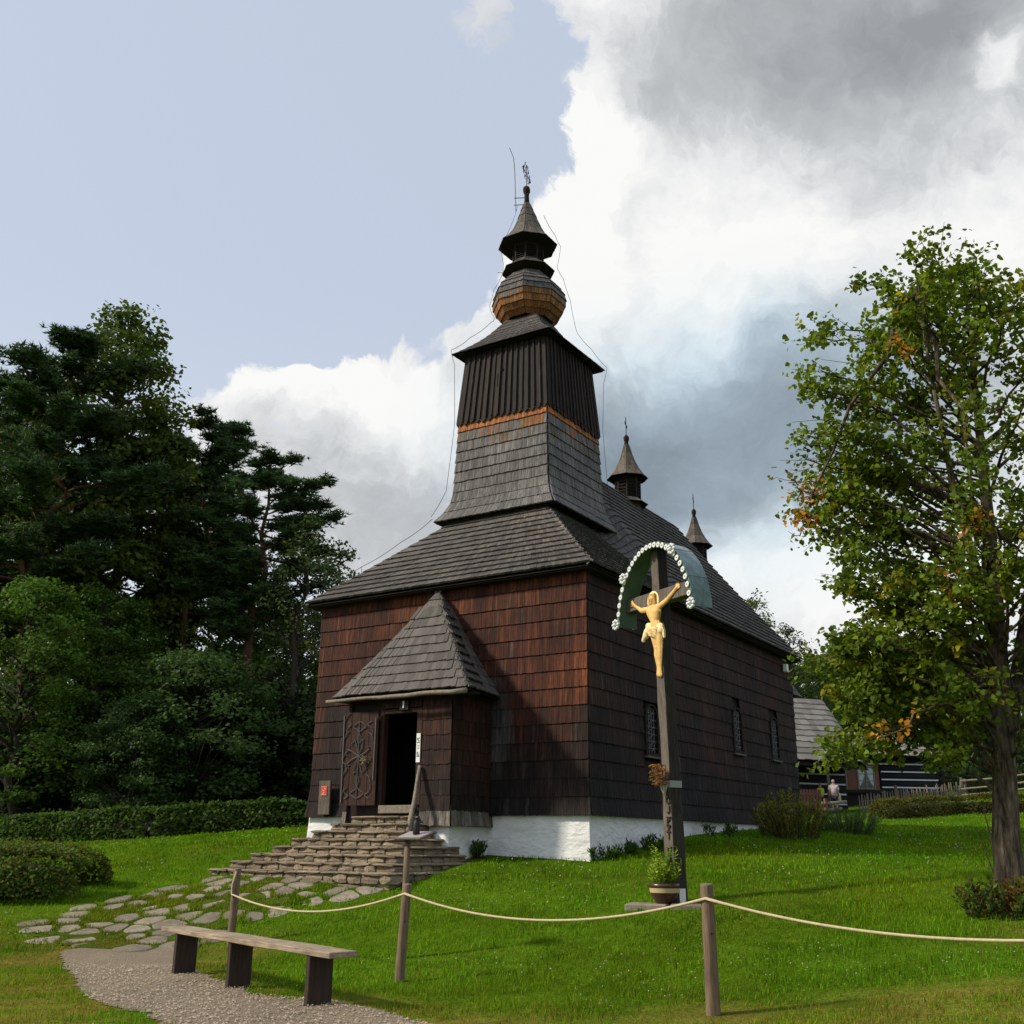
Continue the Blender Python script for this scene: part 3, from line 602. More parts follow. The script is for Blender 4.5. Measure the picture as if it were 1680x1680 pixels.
g.box((TX-1.16, TY-1.16, 7.5), (TX+1.16, TY+1.16, 13.5)); core = g.obj('tower_core', MATS['core_dark'], tower)
def skirtcol(p, s, t):
    k = srng.uniform(.7, 1.3)*(1+.15*n3(p, 2, 5)); c = (.118, .112, .106) if t < .86 else (.08, .066, .055)
    if t > .90: c = (.30, .105, .030) if srng.random() < .85 else (.15, .06, .02)
    elif t > .80 and (n3(p, 3, 9)+srng.uniform(-.6, .6)) > .45: c = (.24, .10, .035)
    elif t > .72 and srng.random() < .25: c = (.10, .07, .045)
    return tuple(v*k for v in c)
clad('skirt_shingles', tower, [skirt(0), skirt(1), skirt(2), skirt(3)], 10, .055, .034, skirtcol, 'shingle_roof', 1.35, .008)
ZB0, ZB1 = 11.52, 13.60                                      # upright boards, each a piece of its own
def box_half(z): return lerp(1.315, 1.16, (z-ZB0)/(ZB1-ZB0))
nb = 15
for k in range(4):
    rz = Matrix.Translation((TX, TY, 0)) @ Matrix.Rotation(k*math.pi/2, 4, 'Z')
    for i in range(nb):
        u0 = -1+2*i/nb; u1 = -1+2*(i+1)/nb; zb = ZB0+srng.uniform(-.05, .02); zt = ZB1; e = srng.uniform(0, .018); th = .028
        hb, ht = box_half(zb), box_half(zt); gp = .004
        V = [(u0*hb+gp, -hb-e, zb+.03), (u1*hb-gp, -hb-e, zb+.03), (u1*hb-gp, -hb-e-th, zb+.03), (u0*hb+gp, -hb-e-th, zb+.03),
             (u0*ht+gp, -ht-e, zt), (u1*ht-gp, -ht-e, zt), (u1*ht-gp, -ht-e-th, zt), (u0*ht+gp, -ht-e-th, zt), ((u0+u1)/2*hb, -hb-e-th, zb-.05), ((u0+u1)/2*hb, -hb-e, zb-.05)]
        g = G(); g.add([rz @ Vector(p) for p in V], ((3, 8, 2, 6, 7), (0, 3, 7, 4), (2, 1, 5, 6), (9, 8, 3, 0), (8, 9, 1, 2)))
        g.obj('board', MATS['board_dark'], tower)
    for i in range(1, nb, 1):                                # cover strips over the joints
        if k > 1: break
        u = -1+2*i/nb; hb, ht = box_half(ZB0), box_half(ZB1)
        g = G(); w = .020; V = []
        for (h, z) in ((hb, ZB0+.04), (ht, ZB1-.002)):
            V += [(u*h-w, -h-.04, z), (u*h+w, -h-.04, z), (u*h+w, -h-.072, z), (u*h-w, -h-.072, z)]
        g.add([rz @ Vector(p) for p in V], ((3, 2, 6, 7), (0, 3, 7, 4), (2, 1, 5, 6), (0, 1, 2, 3))); g.obj('batten', MATS['board_dark'], tower)
g = G(); g.tube([(TX-.13, TY-1.30, 12.33), (TX-.13, TY-1.285, 12.63), (TX-.09, TY-1.275, 12.74), (TX+.02, TY-1.27, 12.78)], .014, 5); g.tube([(TX-.06, TY-1.30, 12.30), (TX-.06, TY-1.30, 12.10)], .012, 5); g.obj('hatch_outline', MATS['void'], tower)
# tower cap: low hipped roof with curled eaves
def capr(t): return lerp(1.44, .44, t)-.06*math.sin(math.pi*t)
def capz(t): return lerp(13.46, 14.62, t)-.06*math.sin(math.pi*t)
def capface(k):
    def P(s, t):
        h = capr(t); z = capz(t); u = lerp(-h, h, s); return ((TX+u, TY-h, z), (TX+h, TY+u, z), (TX-u, TY+h, z), (TX-h, TY-u, z))[k]
    return P
g = G(); g.lathe([((capr(t)-.03)*math.sqrt(2), capz(t)-.03) for t in np.linspace(0, 1, 9)], 4, (TX, TY), math.pi/4); g.lathe([(1.41*math.sqrt(2), 13.43), (1.1, 13.50)], 4, (TX, TY), math.pi/4)
cap = g.obj('tower_cap', MATS['core_dark'], tower)
clad('cap_shingles', cap, [capface(k) for k in range(4)], 9, .085, .016, roofcol((.070, .062, .055)), 'shingle_roof', 1.4, .015)
# onion, lantern and spire: eight-sided, leaning a hair to the left
def lean(z): k = max(0, (z-14.2))*.030; return (-k*math.cos(AZ), -k*math.sin(AZ)*.0)
def octface(prof, k, n=8):
    zs = [p[1] for p in prof]
    def P(s, t):
        x = t*(len(prof)-1); i = min(int(x), len(prof)-2); f = x-i; r = lerp(prof[i][0], prof[i+1][0], f); z = lerp(prof[i][1], prof[i+1][1], f); dx, dy = lean(z)
        w0 = math.pi/8+2*math.pi*k/n; w1 = w0+2*math.pi/n; a = Vector((r*math.cos(w0), r*math.sin(w0), 0)); b = Vector((r*math.cos(w1), r*math.sin(w1), 0)); c = a.lerp(b, s); return (TX+dx+c.x, TY+dy+c.y, z)
    return P
def oct_part(name, prof, rows, wid, colfn, parent, shr=True, under=None):
    g = G(); g.lathe([(max(r-.02, .005), z) for r, z in prof], 8, (TX, TY), math.pi/8, lean=lean)
    if under: g.lathe([(r, z) for r, z in under], 8, (TX, TY), math.pi/8, lean=lean)
    o = g.obj(name, MATS['core_dark'], parent)
    if shr: clad(name+'_shingles', o, [octface(prof, k) for k in range(8)], rows, wid, .016, colfn, 'shingle_roof', 1.3, .008)
    return o
oct_part('onion_neck', [(.60, 14.42), (.57, 14.62), (.62, 14.66)], 1, .1, None, tower, False)
onion = [(.62, 14.60), (.76, 14.72), (.88, 14.86), (.955, 15.02), (.985, 15.18), (.955, 15.36), (.86, 15.54), (.72, 15.70), (.57, 15.84), (.47, 15.98)]
def onioncol(p, s, t):
    k = srng.uniform(.75, 1.25); c = (.095, .088, .080)
    if t < .22: c = (.19, .080, .027)
    elif t < .38: c = (.26, .108, .034) if srng.random() < .8 else (.15, .075, .038)
    elif t < .48: c = (.19, .095, .04) if n3(p, 4, 3)+srng.uniform(-.5, .5) > -.1 else (.13, .12, .11)
    return tuple(v*k for v in c)
oct_part('onion', onion, 9, .068, onioncol, tower)
oct_part('lower_skirt', [(.70, 16.10), (.56, 16.20), (.42, 16.34), (.37, 16.42)], 3, .07, RC, tower, True, [(.70, 16.095), (.46, 16.02), (.40, 15.95)])
lan = oct_part('lantern', [(.385, 16.36), (.385, 16.86)], 1, .1, None, tower, False)
g = G()
for k in range(8):
    w = math.pi/8+math.pi*2*k/8; dx, dy = lean(16.6); x, y = TX+dx+.395*math.cos(w), TY+dy+.395*math.sin(w); g.tube([(x, y, 16.36), (x, y, 16.85)], .035, 5)
    wm = w+math.pi/8
    for j in range(6):
        z = 16.42+j*.065; g.box((-.11, -.01, 0), (.11, .03, .022), m=Matrix.Translation((TX+dx+.365*math.cos(wm), TY+dy+.365*math.sin(wm), z)) @ Matrix.Rotation(wm-math.pi/2, 4, 'Z') @ Matrix.Rotation(.5, 4, 'X'))
g.obj('louvres', MATS['board_dark'], lan)
oct_part('spire', [(.79, 16.90), (.62, 17.06), (.46, 17.28), (.35, 17.52), (.25, 17.80), (.16, 18.05), (.085, 18.28)], 6, .065, roofcol((.105, .09, .074)), tower, True, [(.79, 16.895), (.45, 16.84), (.38, 16.78)])
g = G(); g.lathe([(.085, 18.24), (.07, 18.40), (.066, 18.56), (.075, 18.60), (.10, 18.66), (.105, 18.74), (.085, 18.81), (.03, 18.85)], 8, (TX, TY), 0, lean=lean, cap=True); g.obj('finial', MATS['core_dark'], tower, True)
def iron_cross(name, parent, base, h, arm, ornate, d=(.35, .94)):
    """wrought iron cross standing at base; its arms run along d in plan"""
    g = G(); B = Vector(base); A = Vector((d[0], d[1], 0)); g.tube([B, B+Vector((0, 0, h))], .013, 5); zc = Vector((0, 0, h*.62))
    g.tube([B+zc-A*arm, B+zc+A*arm], .013, 5)
    ends = [(B+zc-A*arm, -A), (B+zc+A*arm, A), (B+Vector((0, 0, h)), Vector((0, 0, 1)))]
    for p, dr in ends:
        sd = Vector((0, 0, 1)) if abs(dr.z) < .5 else A
        for s in (-1, 1): g.tube([p-dr*.07, p-dr*.03+sd*s*.05, p+dr*.02+sd*s*.045, p+dr*.01+sd*s*.01], .008, 4)
        if ornate: g.tube([p, p+dr*.05], .012, 4)
    if ornate:
        for sx in (-1, 1):
            for sz in (-1, 1):
                pts = [(.10, .06), (.12, .16), (.20, .14), (.18, .22), (.11, .24), (.15, .31), (.07, .33)] if sz > 0 else [(.08, -.05), (.11, -.15), (.19, -.12), (.17, -.21), (.10, -.22)]
                g.tube([B+zc+A*sx*u+Vector((0, 0, v)) for u, v in pts], .008, 4)
                g.tube([B+zc+A*sx*u+Vector((0, 0, v)) for u, v in ([(.24, .05), (.23, .13), (.29, .10), (.28, .03)] if sz > 0 else [(.25, -.04), (.24, -.12), (.30, -.10), (.28, -.02)])], .008, 4)
    return g.obj(name, MATS['iron_black'], parent)
dx, dy = lean(18.8); iron_cross('tower_cross', tower, (TX+dx, TY+dy, 18.82), .66, .33, True, (.25, -.97))
# lightning rod on its two brackets, and the conductor that runs down both outlines of the tower
g = G(); dx, dy = lean(18.5); L0 = Vector((TX+dx-.26, TY+dy-.17, 0))
g.tube([L0+Vector((.02, 0, 18.02)), L0+Vector((0, 0, 18.5)), L0+Vector((-.03, 0, 19.4)), L0+Vector((-.06, -.02, 19.78)), L0+Vector((-.16, -.08, 20.10))], .010, 5)
for z in (18.24, 18.46): g.tube([L0+Vector((-.03, -.02, z)), Vector((TX+dx, TY+dy, z+.02))], .011, 5)
g.obj('lightning_rod', MATS['iron_black'], tower)
def cable(pts, name, parent, stand=()):
    g = G(); P = [Vector(p) for p in pts]; out = []
    for i in range(len(P)-1):
        for k in range(4):
            f = k/4; q = P[i].lerp(P[i+1], f); q.z -= .04*math.sin(math.pi*f); out.append(q)
    out.append(P[-1]); g.tube(out, .0065, 4)
    for p, q in stand: g.tube([p, q], .008, 4)
    return g.obj(name, MATS['iron_black'], parent)
def ring(s, z, h): return Vector((TX+s*h, TY+s*h*-1 if False else TY+(s*h), z))
cl = [(-.28, -.18, 18.2), (-.42, -.27, 17.6), (-.62, -.40, 17.05), (-.66, -.42, 16.9), (-.60, -.38, 16.35), (-.62, -.40, 16.05), (-.80, -.52, 15.6), (-.90, -.58, 15.1), (-.78, -.5, 14.75), (-.78, -.62, 14.6), (-1.15, -1.05, 14.05), (-1.47, -1.45, 13.6), (-1.40, -1.38, 13.2), (-1.36, -1.36, 11.6), (-1.50, -1.45, 9.8), (-1.75, -1.7, 9.1)]
cable([(TX+x, TY+y, z) for x, y, z in cl], 'conductor', tower, [(Vector((TX-.8*.9, TY-.8*.6, z)), Vector((TX-.5*.8, TY-.5*.5, z))) for z in (15.2, 16.1)])
cr_ = [(.30, .22, 17.9), (.55, .40, 17.3), (.68, .48, 16.95), (.60, .42, 16.3), (.72, .52, 16.0), (.88, .64, 15.3), (.92, .68, 14.9), (.95, .85, 14.45), (1.2, 1.15, 14.05), (1.50, 1.46, 13.55), (1.42, 1.40, 13.1), (1.38, 1.38, 11.8), (1.45, 1.45, 10.2), (1.52, 1.5, 9.6)]
cable([(TX+x, TY+y, z) for x, y, z in cr_], 'conductor', tower)
cable([(-CW-OV+.0, -OV-.02, ZE+.12), (-CW+.5, .62, ZE+.97), (-CW+1.2, 1.2, ZE+1.62), (TX-1.72, TY-1.68, 9.05)], 'conductor', church, [(Vector((-CW+.5, .62, ZE+.97)), Vector((-CW+.55, .62, ZE+.75)))])
g = G(); g.tube([(.12, 3.62, 1.6), (.10, 3.60, 2.6), (.09, 3.58, 3.35)], .016, 6); g.obj('conductor_pipe', MATS['iron_black'], church)
# ---- two small ridge turrets
def turret(y, z, k):
    t = empty('ridge_turret', (0, 0, 0)); t.parent = church
    def prt(name, prof, rows, wid, cf, shr=True, cap=False):
        g = G(); g.lathe([(max((r-.015)*k, .004), z+q*k) for r, q in prof], 8, (RX, y), math.pi/8, cap=cap); o = g.obj(name, MATS['core_dark'], t)
        if shr:
            g = G()
            for f in range(8):
                def P(s, tt, f=f):
                    x = tt*(len(prof)-1); i = min(int(x), len(prof)-2); e = x-i; r = lerp(prof[i][0], prof[i+1][0], e)*k; zz = z+lerp(prof[i][1], prof[i+1][1], e)*k
                    w0 = math.pi/8+math.pi/4*f; a = Vector((r*math.cos(w0), r*math.sin(w0))); b = Vector((r*math.cos(w0+math.pi/4), r*math.sin(w0+math.pi/4))); c = a.lerp(b, s); return (RX+c.x, y+c.y, zz)
                for a, b, c, d, n, s, tt in shingle_corners(P, rows, wid, 1.3, .006): add_shingle(g, a, b, c, d, n, .013, cf((a+b)/2, s, tt))
            o2 = g.obj(name+'_shingles', MATS['shingle_roof'], o); o2['kind'] = 'stuff'
        return o
    prt('base', [(.36, -.65), (.36, .12)], 2, .1, lambda p, s, tt: tuple(v*srng.uniform(.7, 1.3) for v in (.14, .062, .028)))
    prt('lower_skirt', [(.60, .02), (.46, .12), (.36, .22)], 2, .08, RC)
    prt('drum', [(.36, .16), (.36, .86)], 1, .1, None, False)
    g = G()
    for kk in range(8):
        w = math.pi/8+math.pi/4*kk; g.tube([(RX+.37*k*math.cos(w), y+.37*k*math.sin(w), z+.2*k), (RX+.37*k*math.cos(w), y+.37*k*math.sin(w), z+.85*k)], .03*k, 5)
        for j in range(5):
            wm = w+math.pi/8; g.box((-.11*k, 0, 0), (.11*k, .03, .02), m=Matrix.Translation((RX+.345*k*math.cos(wm), y+.345*k*math.sin(wm), z+(.3+j*.1)*k)) @ Matrix.Rotation(wm-math.pi/2, 4, 'Z'))
    g.obj('louvres', MATS['board_dark'], t)
    prt('spire', [(.62, .86), (.47, 1.02), (.34, 1.22), (.23, 1.45), (.14, 1.72), (.085, 1.98)], 5, .07, roofcol((.11, .09, .068)))
    g = G(); g.lathe([(r*k, z+q*k) for r, q in ((.085, 1.95), (.06, 2.08), (.09, 2.16), (.09, 2.24), (.03, 2.32))], 8, (RX, y), cap=True); g.obj('finial', MATS['core_dark'], t, True)
    iron_cross('cross', t, (RX, y, z+2.3*k), .58*k, .20*k, False, (.3, -.95))
turret(9.05, 11.10, .98); turret(14.1, 10.28, .92)
# small white floodlight under the far eave
g = G(); g.box((.10, 11.55, 6.28), (.22, 11.70, 6.50)); bevel(g.obj('floodlight', MATS['sign_white'], church), .01)
# ---- porch
PA0, PA1, PD = -4.66, -2.16, 1.35; PZ0, PZ1 = 1.86, 4.36; DX0, DX1, DZ0, DZ1 = -3.76, -2.95, 2.24, 3.97
porch = empty('porch', (0, 0, 0)); porch.parent = church
g = G(); T = .14
g.box((PA0, -PD, PZ0), (DX0-.10, -PD+T, PZ1)); g.box((DX1+.10, -PD, PZ0), (PA1, -PD+T, PZ1)); g.box((DX0-.10, -PD, DZ1+.08), (DX1+.10, -PD+T, PZ1)); g.box((DX0-.1, -PD, PZ0), (DX1+.1, -PD+T, DZ0-.02))
g.box((PA0, -PD+T, PZ0), (PA0+T, -.03, PZ1)); g.box((PA1-T, -PD+T, PZ0), (PA1, -.03, PZ1)); g.box((PA0+T, -PD+T, DZ0-.06), (PA1-T, -.03, DZ0-.02))
g.box((PA0+T, -PD+T, PZ1-.05), (PA1-T, -.03, PZ1))
pg = G(); rough_wall(pg, (PA0+.06, -PD+.05, 0), (PA1-.05, -PD+.05, 0), 1.0, 1.0, PZ0+.05, (0, -1, 0), 13); rough_wall(pg, (PA1-.05, -PD+.05, 0), (PA1-.05, .0, 0), 1.0, 1.0, PZ0+.05, (1, 0, 0), 15); rough_wall(pg, (PA0+.06, 0, 0), (PA0+.06, -PD+.05, 0), 1.0, 1.0, PZ0+.05, (-1, 0, 0), 17); pg.obj('porch_plinth', MATS['whitewash'], porch, True)
pw = g.obj('porch_wall', MATS['core_dark'], porch)
g = G()
def pcol(p, s, t):
    c = mixc((.022, .013, .010), (.044, .017, .011), t*1.3+.3*n3(p, 3, 3)); k = srng.uniform(.65, 1.4)
    if t < .12: c = (.15, .13, .11)
    return tuple(v*k for v in c)
def pe(t): return .05*max(0, 1-t/.2)**1.5
for P, w in ((lambda s, t: (lerp(DX1+.13, PA1+pe(t)+.02, s), -PD-.015-pe(t), lerp(PZ0, PZ1, t)), .08), (lambda s, t: (PA1+.015+pe(t), lerp(-PD-pe(t), -.03, s), lerp(PZ0, PZ1, t)), .08),
             (lambda s, t: (lerp(PA0-pe(t)-.02, -4.60, s), -PD-.015-pe(t), lerp(PZ0, PZ1, t)), .08), (lambda s, t: (PA0-.015-pe(t), lerp(-.03, -PD-pe(t), s), lerp(PZ0, PZ1, t)), .12), (lambda s, t: (lerp(DX0-.1, DX1+.1, s), -PD-.015, lerp(DZ1+.1, PZ1, t)), .1)):
    for a, b, c, d, n, s, t in shingle_corners(P, 9 if w != .1 else 1, w): add_shingle(g, a, b, c, d, n, .018, pcol((a+b)/2, s, t))
tag(g.obj('porch_shingles', MATS['shingle_wall'], pw), kind='stuff')
g = G(); g.box((DX0-.09, -PD-.045, DZ0), (DX0, -PD+.10, DZ1+.085)); g.box((DX1, -PD-.045, DZ0), (DX1+.125, -PD+.10, DZ1+.085)); g.box((DX0, -PD-.04, DZ1), (DX1, -PD+.1, DZ1+.08)); bevel(g.obj('door_frame', MATS['timber_red'], porch), .006)
g = G(); g.box((DX0-.02, -PD-.10, DZ0-.15), (DX1-.02, -PD+.14, DZ0)); bevel(g.obj('threshold', MATS['timber_pale'], porch), .01)
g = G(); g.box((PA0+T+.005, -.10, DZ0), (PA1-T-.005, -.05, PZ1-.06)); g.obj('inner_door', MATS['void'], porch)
g = G(); g.box((-3.53, -.14, 3.35), (-3.38, -.105, 3.78)); g.obj('inner_notice', MATS['timber_red'], porch)
# the door leaf folded back against the wall, with its iron scrollwork
leaf = empty('door', (DX0-.075, -PD-.10, DZ0-.02)); leaf.parent = porch; leaf.rotation_euler = (0, 0, R(7)); LW, LH = .82, 1.80
for i in range(4):
    g = G(); g.box((-LW+i*LW/4+.003, -.035, .02), (-LW+(i+1)*LW/4-.003, .0, LH)); bevel(g.obj('plank', MATS['timber_red'], leaf), .004)
g = G()
def scroll(cx, cz, sx, sz, r): g.tube([(cx+sx*r*(1-.12*k)*math.sin(k*.62), -.052, cz+sz*r*(.35*k-.8*(1-math.cos(k*.62))*.5)) for k in range(8)], .0075, 4)
g.tube([(-LW+.05, -.05, .08), (-LW+.03, -.05, LH-.05)], .012, 5); g.tube([(-.06, -.05, .5), (-.05, -.05, LH-.12)], .010, 5)
for k in range(5): g.tube([(-LW+.045, -.05, .2+k*.36), (-LW+.10, -.055, .30+k*.36), (-LW+.16, -.05, .36+k*.36)], .009, 4)
for z in (.95,):
    for w in range(8):
        t = w*math.pi/4+.3; g.tube([(-.42, -.05, z), (-.42+.16*math.cos(t), -.055, z+.2*math.sin(t)), (-.42+.27*math.cos(t+.1), -.05, z+.36*math.sin(t+.1))], .009, 4)
        g.tube([(-.42+.25*math.cos(t+.1), -.05, z+.34*math.sin(t+.1)), (-.42+.30*math.cos(t+.35), -.05, z+.30*math.sin(t+.35)), (-.42+.25*math.cos(t+.42), -.05, z+.25*math.sin(t+.42))], .007, 4)
for z, s in ((.15, 1), (1.62, -1)):
    g.tube([(-.42, -.05, .95), (-.43, -.05, z)], .009, 4); scroll(-.42, z, 1, s, .22); scroll(-.42, z, -1, s, .22); scroll(-.70, z, 1, s, .12); scroll(-.14, z, -1, s, .14)
for z, x in ((1.25, -.10), (.45, -.12), (.70, -.68)): g.tube([(x, -.05, z), (x-.03, -.05, z+.10), (x-.10, -.05, z+.15)], .009, 4)
g.obj('ironwork', MATS['iron_pale'], leaf)
g = G()
for k in range(26):
    t = srng.uniform(0, 6.28); r = srng.uniform(0, .10); g.tube([(-.27, -.06, .88), (-.27+r*math.cos(t), -.11, .86+r*1.2*math.sin(t))], .006, 3, c=(.42, .38, .24))
dv = g.obj('dried_bunch', MATS['petal'], leaf)
# lamp over the door, long white notice on the frame
g = G(); g.box((-3.34, -PD-.10, 4.02), (-3.14, -PD-.05, 4.20)); lp = g.obj('lamp', MATS['iron_black'], porch); g = G(); g.box((-3.255, -PD-.125, 4.05), (-3.228, -PD-.101, 4.19)); g.obj('lamp_tube', MATS['sign_white'], lp)
g = G(); g.box((DX1+.015, -PD-.062, 3.02), (DX1+.105, -PD-.046, 3.56)); no = g.obj('notice', MATS['sign_white'], porch)
g = G()
for zc, hh in ((3.43, .10), (3.17, .10)):
    for r in range(4):
        for cc in range(3):
            if srng.random() < .8: g.box((DX1+.03+cc*.022, -PD-.066, zc-hh/2+r*.026), (DX1+.046+cc*.022, -PD-.063, zc-hh/2+r*.026+.015))
for r in range(3): g.box((DX1+.035, -PD-.066, 3.27+r*.03), (DX1+.085, -PD-.063, 3.276+r*.03))
g.obj('print', MATS['sign_ink'], no)
# porch roof: half pyramid, its shingles single pieces
RZ0, RZ1 = 4.32, 6.66; EX0, EX1, EY = -4.90, -1.62, -1.64; APX = (-3.44, -.16)
def prof(t): return RZ0+(RZ1-RZ0)*(t+.10*t*(1-t)*-1.0)
def pr_front(s, t): k = min(t, .985); return (lerp(lerp(EX0, APX[0]-.0, k), lerp(EX1, APX[0]+.0, k), s), lerp(EY, APX[1], k), prof(k))
def pr_right(s, t): k = min(t, .985); return (lerp(lerp(EX1, -1.98, s), APX[0], k), lerp(lerp(EY, APX[1], k), .0, s), prof(k))
def pr_left(s, t): k = min(t, .985); return (lerp(EX0, APX[0], k), lerp(.0, lerp(EY, APX[1], k), s), prof(k))
g = G()
for P in (pr_front, pr_right, pr_left):
    V = [tuple(Vector(P(i, k/8))-Vector((0, 0, .03))) for k in range(9) for i in (0, 1)]; g.add(V, [(2*k, 2*k+1, 2*k+3, 2*k+2) for k in range(8)])
g.box((EX0+.06, EY+.06, RZ0-.07), (-2.04, -.02, RZ0-.035)); g.box((-2.04, EY+.06, RZ0-.069), (EX1-.08, -1.1, RZ0-.036)); proof = g.obj('porch_roof', MATS['core_dark'], porch)
unit_sh = G(); unit_sh.add([(-.5, 0, 0), (.5, 0, 0), (.5, 1, 0), (-.5, 1, 0), (-.5, 0, 1), (.5, 0, 1), (.5, 1, .55), (-.5, 1, .55)], ((4, 5, 6, 7), (0, 4, 7, 3), (5, 1, 2, 6), (0, 1, 5, 4), (3, 2, 1, 0))); unit_sh = unit_sh.mesh('shingle', MATS['shingle_loose'])
bpy.context.view_layer.update()
for P in (pr_front, pr_right):
    for a, b, c, d, n, s, t in shingle_corners(P, 11, .112, 1.3, .008):
        th = .028; xa = b-a; m0 = (a+b)/2; ya = (c+d)/2-m0; lo = th*1.5*srng.uniform(.95, 1.12)
        if s < .5/8 or s > 1-.5/8 or t > .8:                    # pieces cut along the hip keep their own shape
            g = G(); g.add([a+n*(lo-th), b+n*(lo-th), c+n*.002, d+n*.002, a+n*lo, b+n*lo, c+n*.017, d+n*.017], ((4, 5, 6, 7), (0, 4, 7, 3), (5, 1, 2, 6), (0, 1, 5, 4), (3, 2, 1, 0))); g.obj('shingle', MATS['shingle_loose'], proof); continue
        o = link('shingle', unit_sh, proof); ya = ya-n*(lo-.002)
        o.matrix_local = Matrix(((xa.x*.985, ya.x, n.x*th, m0.x+n.x*lo), (xa.y*.985, ya.y, n.y*th, m0.y+n.y*lo), (xa.z*.985, ya.z, n.z*th, m0.z+n.z*lo), (0, 0, 0, 1)))
g = G()                                                     # the two hips are capped with short fanned shingles
for X0, sg in ((EX1, 1), (EX0, -1)):
    for k in range(20):
        f0, f1 = k/20, min(1, (k+1.35)/20); p = Vector((lerp(X0, APX[0], f0), lerp(EY, APX[1], f0), prof(f0)+.045)); q = Vector((lerp(X0, APX[0], f1), lerp(EY, APX[1], f1), prof(f1)+.030))
        for d2 in (Vector((-sg*.13, 0, -.004)), Vector((0, .13, -.004))):
            vs = [p, q, q+d2*.85, p+d2]; nn = (q-p).cross(d2); g.add(vs if nn.z > 0 else vs[::-1], [(0, 1, 2, 3)], RC(p, 0, 0))
g.obj('hip_caps', MATS['shingle_roof'], proof)['kind'] = 'stuff'
clad('left_slope_shingles', proof, [pr_left], 11, .12, .02, RC, 'shingle_roof')
g = G(); prg = random.Random(4); g.tube([(lerp(EX0-.12, EX1+.02, k/10), EY-.06+prg.uniform(-.012, .012), RZ0-.055+prg.uniform(-.012, .012)-.01*k/10) for k in range(11)], [.028+.0022*k+prg.uniform(-.004, .004) for k in range(11)], 8); g.obj('gutter_pole', MATS['timber_pale'], porch, True)
g = G(); g.tube([(-2.82, -PD-.08, 2.95), (-2.80, -PD-.18, 2.62), (-2.74, -PD-.32, 2.28), (-2.68, -PD-.48, 2.0), (-2.60, -PD-.66, 1.70)], [.034, .040, .042, .046, .048], 8, jit=.12, rng=prg)
g.obj('handrail_pole', MATS['timber_pale'], porch, True)
# ================================================================ stone stairs in front of the porch
stairs = empty('stone_stairs', (CO[0], CO[1], 0), -AZ, 'wide rough stone stairs leading up to the church porch', 'stairs')
qr = random.Random(12)
def stone_mesh(seed):
    r = random.Random(seed); bm = bmesh.new(); bmesh.ops.create_cube(bm, size=1.0)
    bmesh.ops.subdivide_edges(bm, edges=bm.edges[:], cuts=1, use_grid_fill=True)
    for v in bm.verts:
        k = v.co.copy(); e = sum(abs(c) > .4 for c in k); v.co *= (1.0, .97, .90, .80)[e] if e > 1 else 1
        v.co += Vector((r.uniform(-.05, .05), r.uniform(-.05, .05), r.uniform(-.06, .06)))
    me = bpy.data.meshes.new('stone'); bm.to_mesh(me); bm.free(); me.materials.append(MATS['stone_step']); return me
SM = [stone_mesh(i) for i in range(9)]
def put_stone(x0, x1, y0, y1, z0, z1, parent=stairs):
    o = link('stone', qr.choice(SM), parent); o.location = ((x0+x1)/2, (y0+y1)/2, (z0+z1)/2)
    o.scale = ((x1-x0)*1.05*qr.choice((1, -1)), (y1-y0)*1.05, (z1-z0)*1.04); o.rotation_euler = (qr.uniform(-.012, .012), qr.uniform(-.015, .015), qr.uniform(-.03, .03))
core = G()
for k in range(8):
    zt = 2.04-.135*k; yf = -1.70-.28*k; xl = -(4.25+.23*k); xr = -(2.80-.165*k); zb = zt-.15
    core.box((xl+.10, yf+.10, .5), (xr-.10, -1.02+.002*k, zt-.03+.0013*k))
    CAP = .045
    def course(p0, p1, fn, lmin, lmax):
        p = p0
        while p < p1-.08:                                       # rubble riser
            e = min(p1, p+qr.uniform(lmin, lmax)); e = p1 if p1-e < .12 else e
            fn(p, e, zb-.03, zt-CAP, qr.uniform(.0, .03), 1); p = e
        p = p0
        while p < p1-.08:                                       # flat tread slabs
            e = min(p1, p+qr.uniform(lmin*1.4, lmax*1.7)); e = p1 if p1-e < .2 else e
            fn(p, e, zt-CAP-.004, zt, qr.uniform(-.03, -.01), 0); p = e
    course(xl, xr, lambda a, b, z0, z1, j, f: put_stone(a, b, yf+j, yf+.36+j, z0, z1), .16, .42)
    course(yf+.30, -1.0, lambda a, b, z0, z1, j, f: put_stone(xr-.34-j, xr-j, a, b, z0, z1), .2, .45)
    course(yf+.30, -1.0, lambda a, b, z0, z1, j, f: put_stone(xl+j, xl+.30+j, a, b, z0, z1), .4, .8)
core.obj('rubble_core', MATS['stone_step'], stairs)
# red fire sign on its weathered board
fb = empty('fire_sign', (CO[0]-.02*math.sin(AZ), CO[1]-.02*math.cos(AZ), 0), -AZ, 'small red fire sign on an upright plank left of the church door', 'sign')
g = G(); g.box((-6.42, -.22, 2.12), (-6.10, -.175, 2.82)); bevel(g.obj('plank', MATS['timber_grey'], fb), .006)
g = G(); g.box((-6.345, -.232, 2.51), (-6.175, -.221, 2.71)); g.obj('plate', MATS['sign_red'], fb)
g = G(); g.tube([(-6.29, -.236, 2.55), (-6.235, -.236, 2.57), (-6.222, -.236, 2.64), (-6.26, -.236, 2.68), (-6.30, -.236, 2.63), (-6.262, -.236, 2.61)], .007, 4)
g.tube([(-6.325, -.236, 2.53), (-6.325, -.236, 2.69), (-6.195, -.236, 2.69), (-6.195, -.236, 2.53), (-6.325, -.236, 2.53)], .004, 4, c=(1, 1, 1)); g.obj('emblem', MATS['sign_white'], fb)
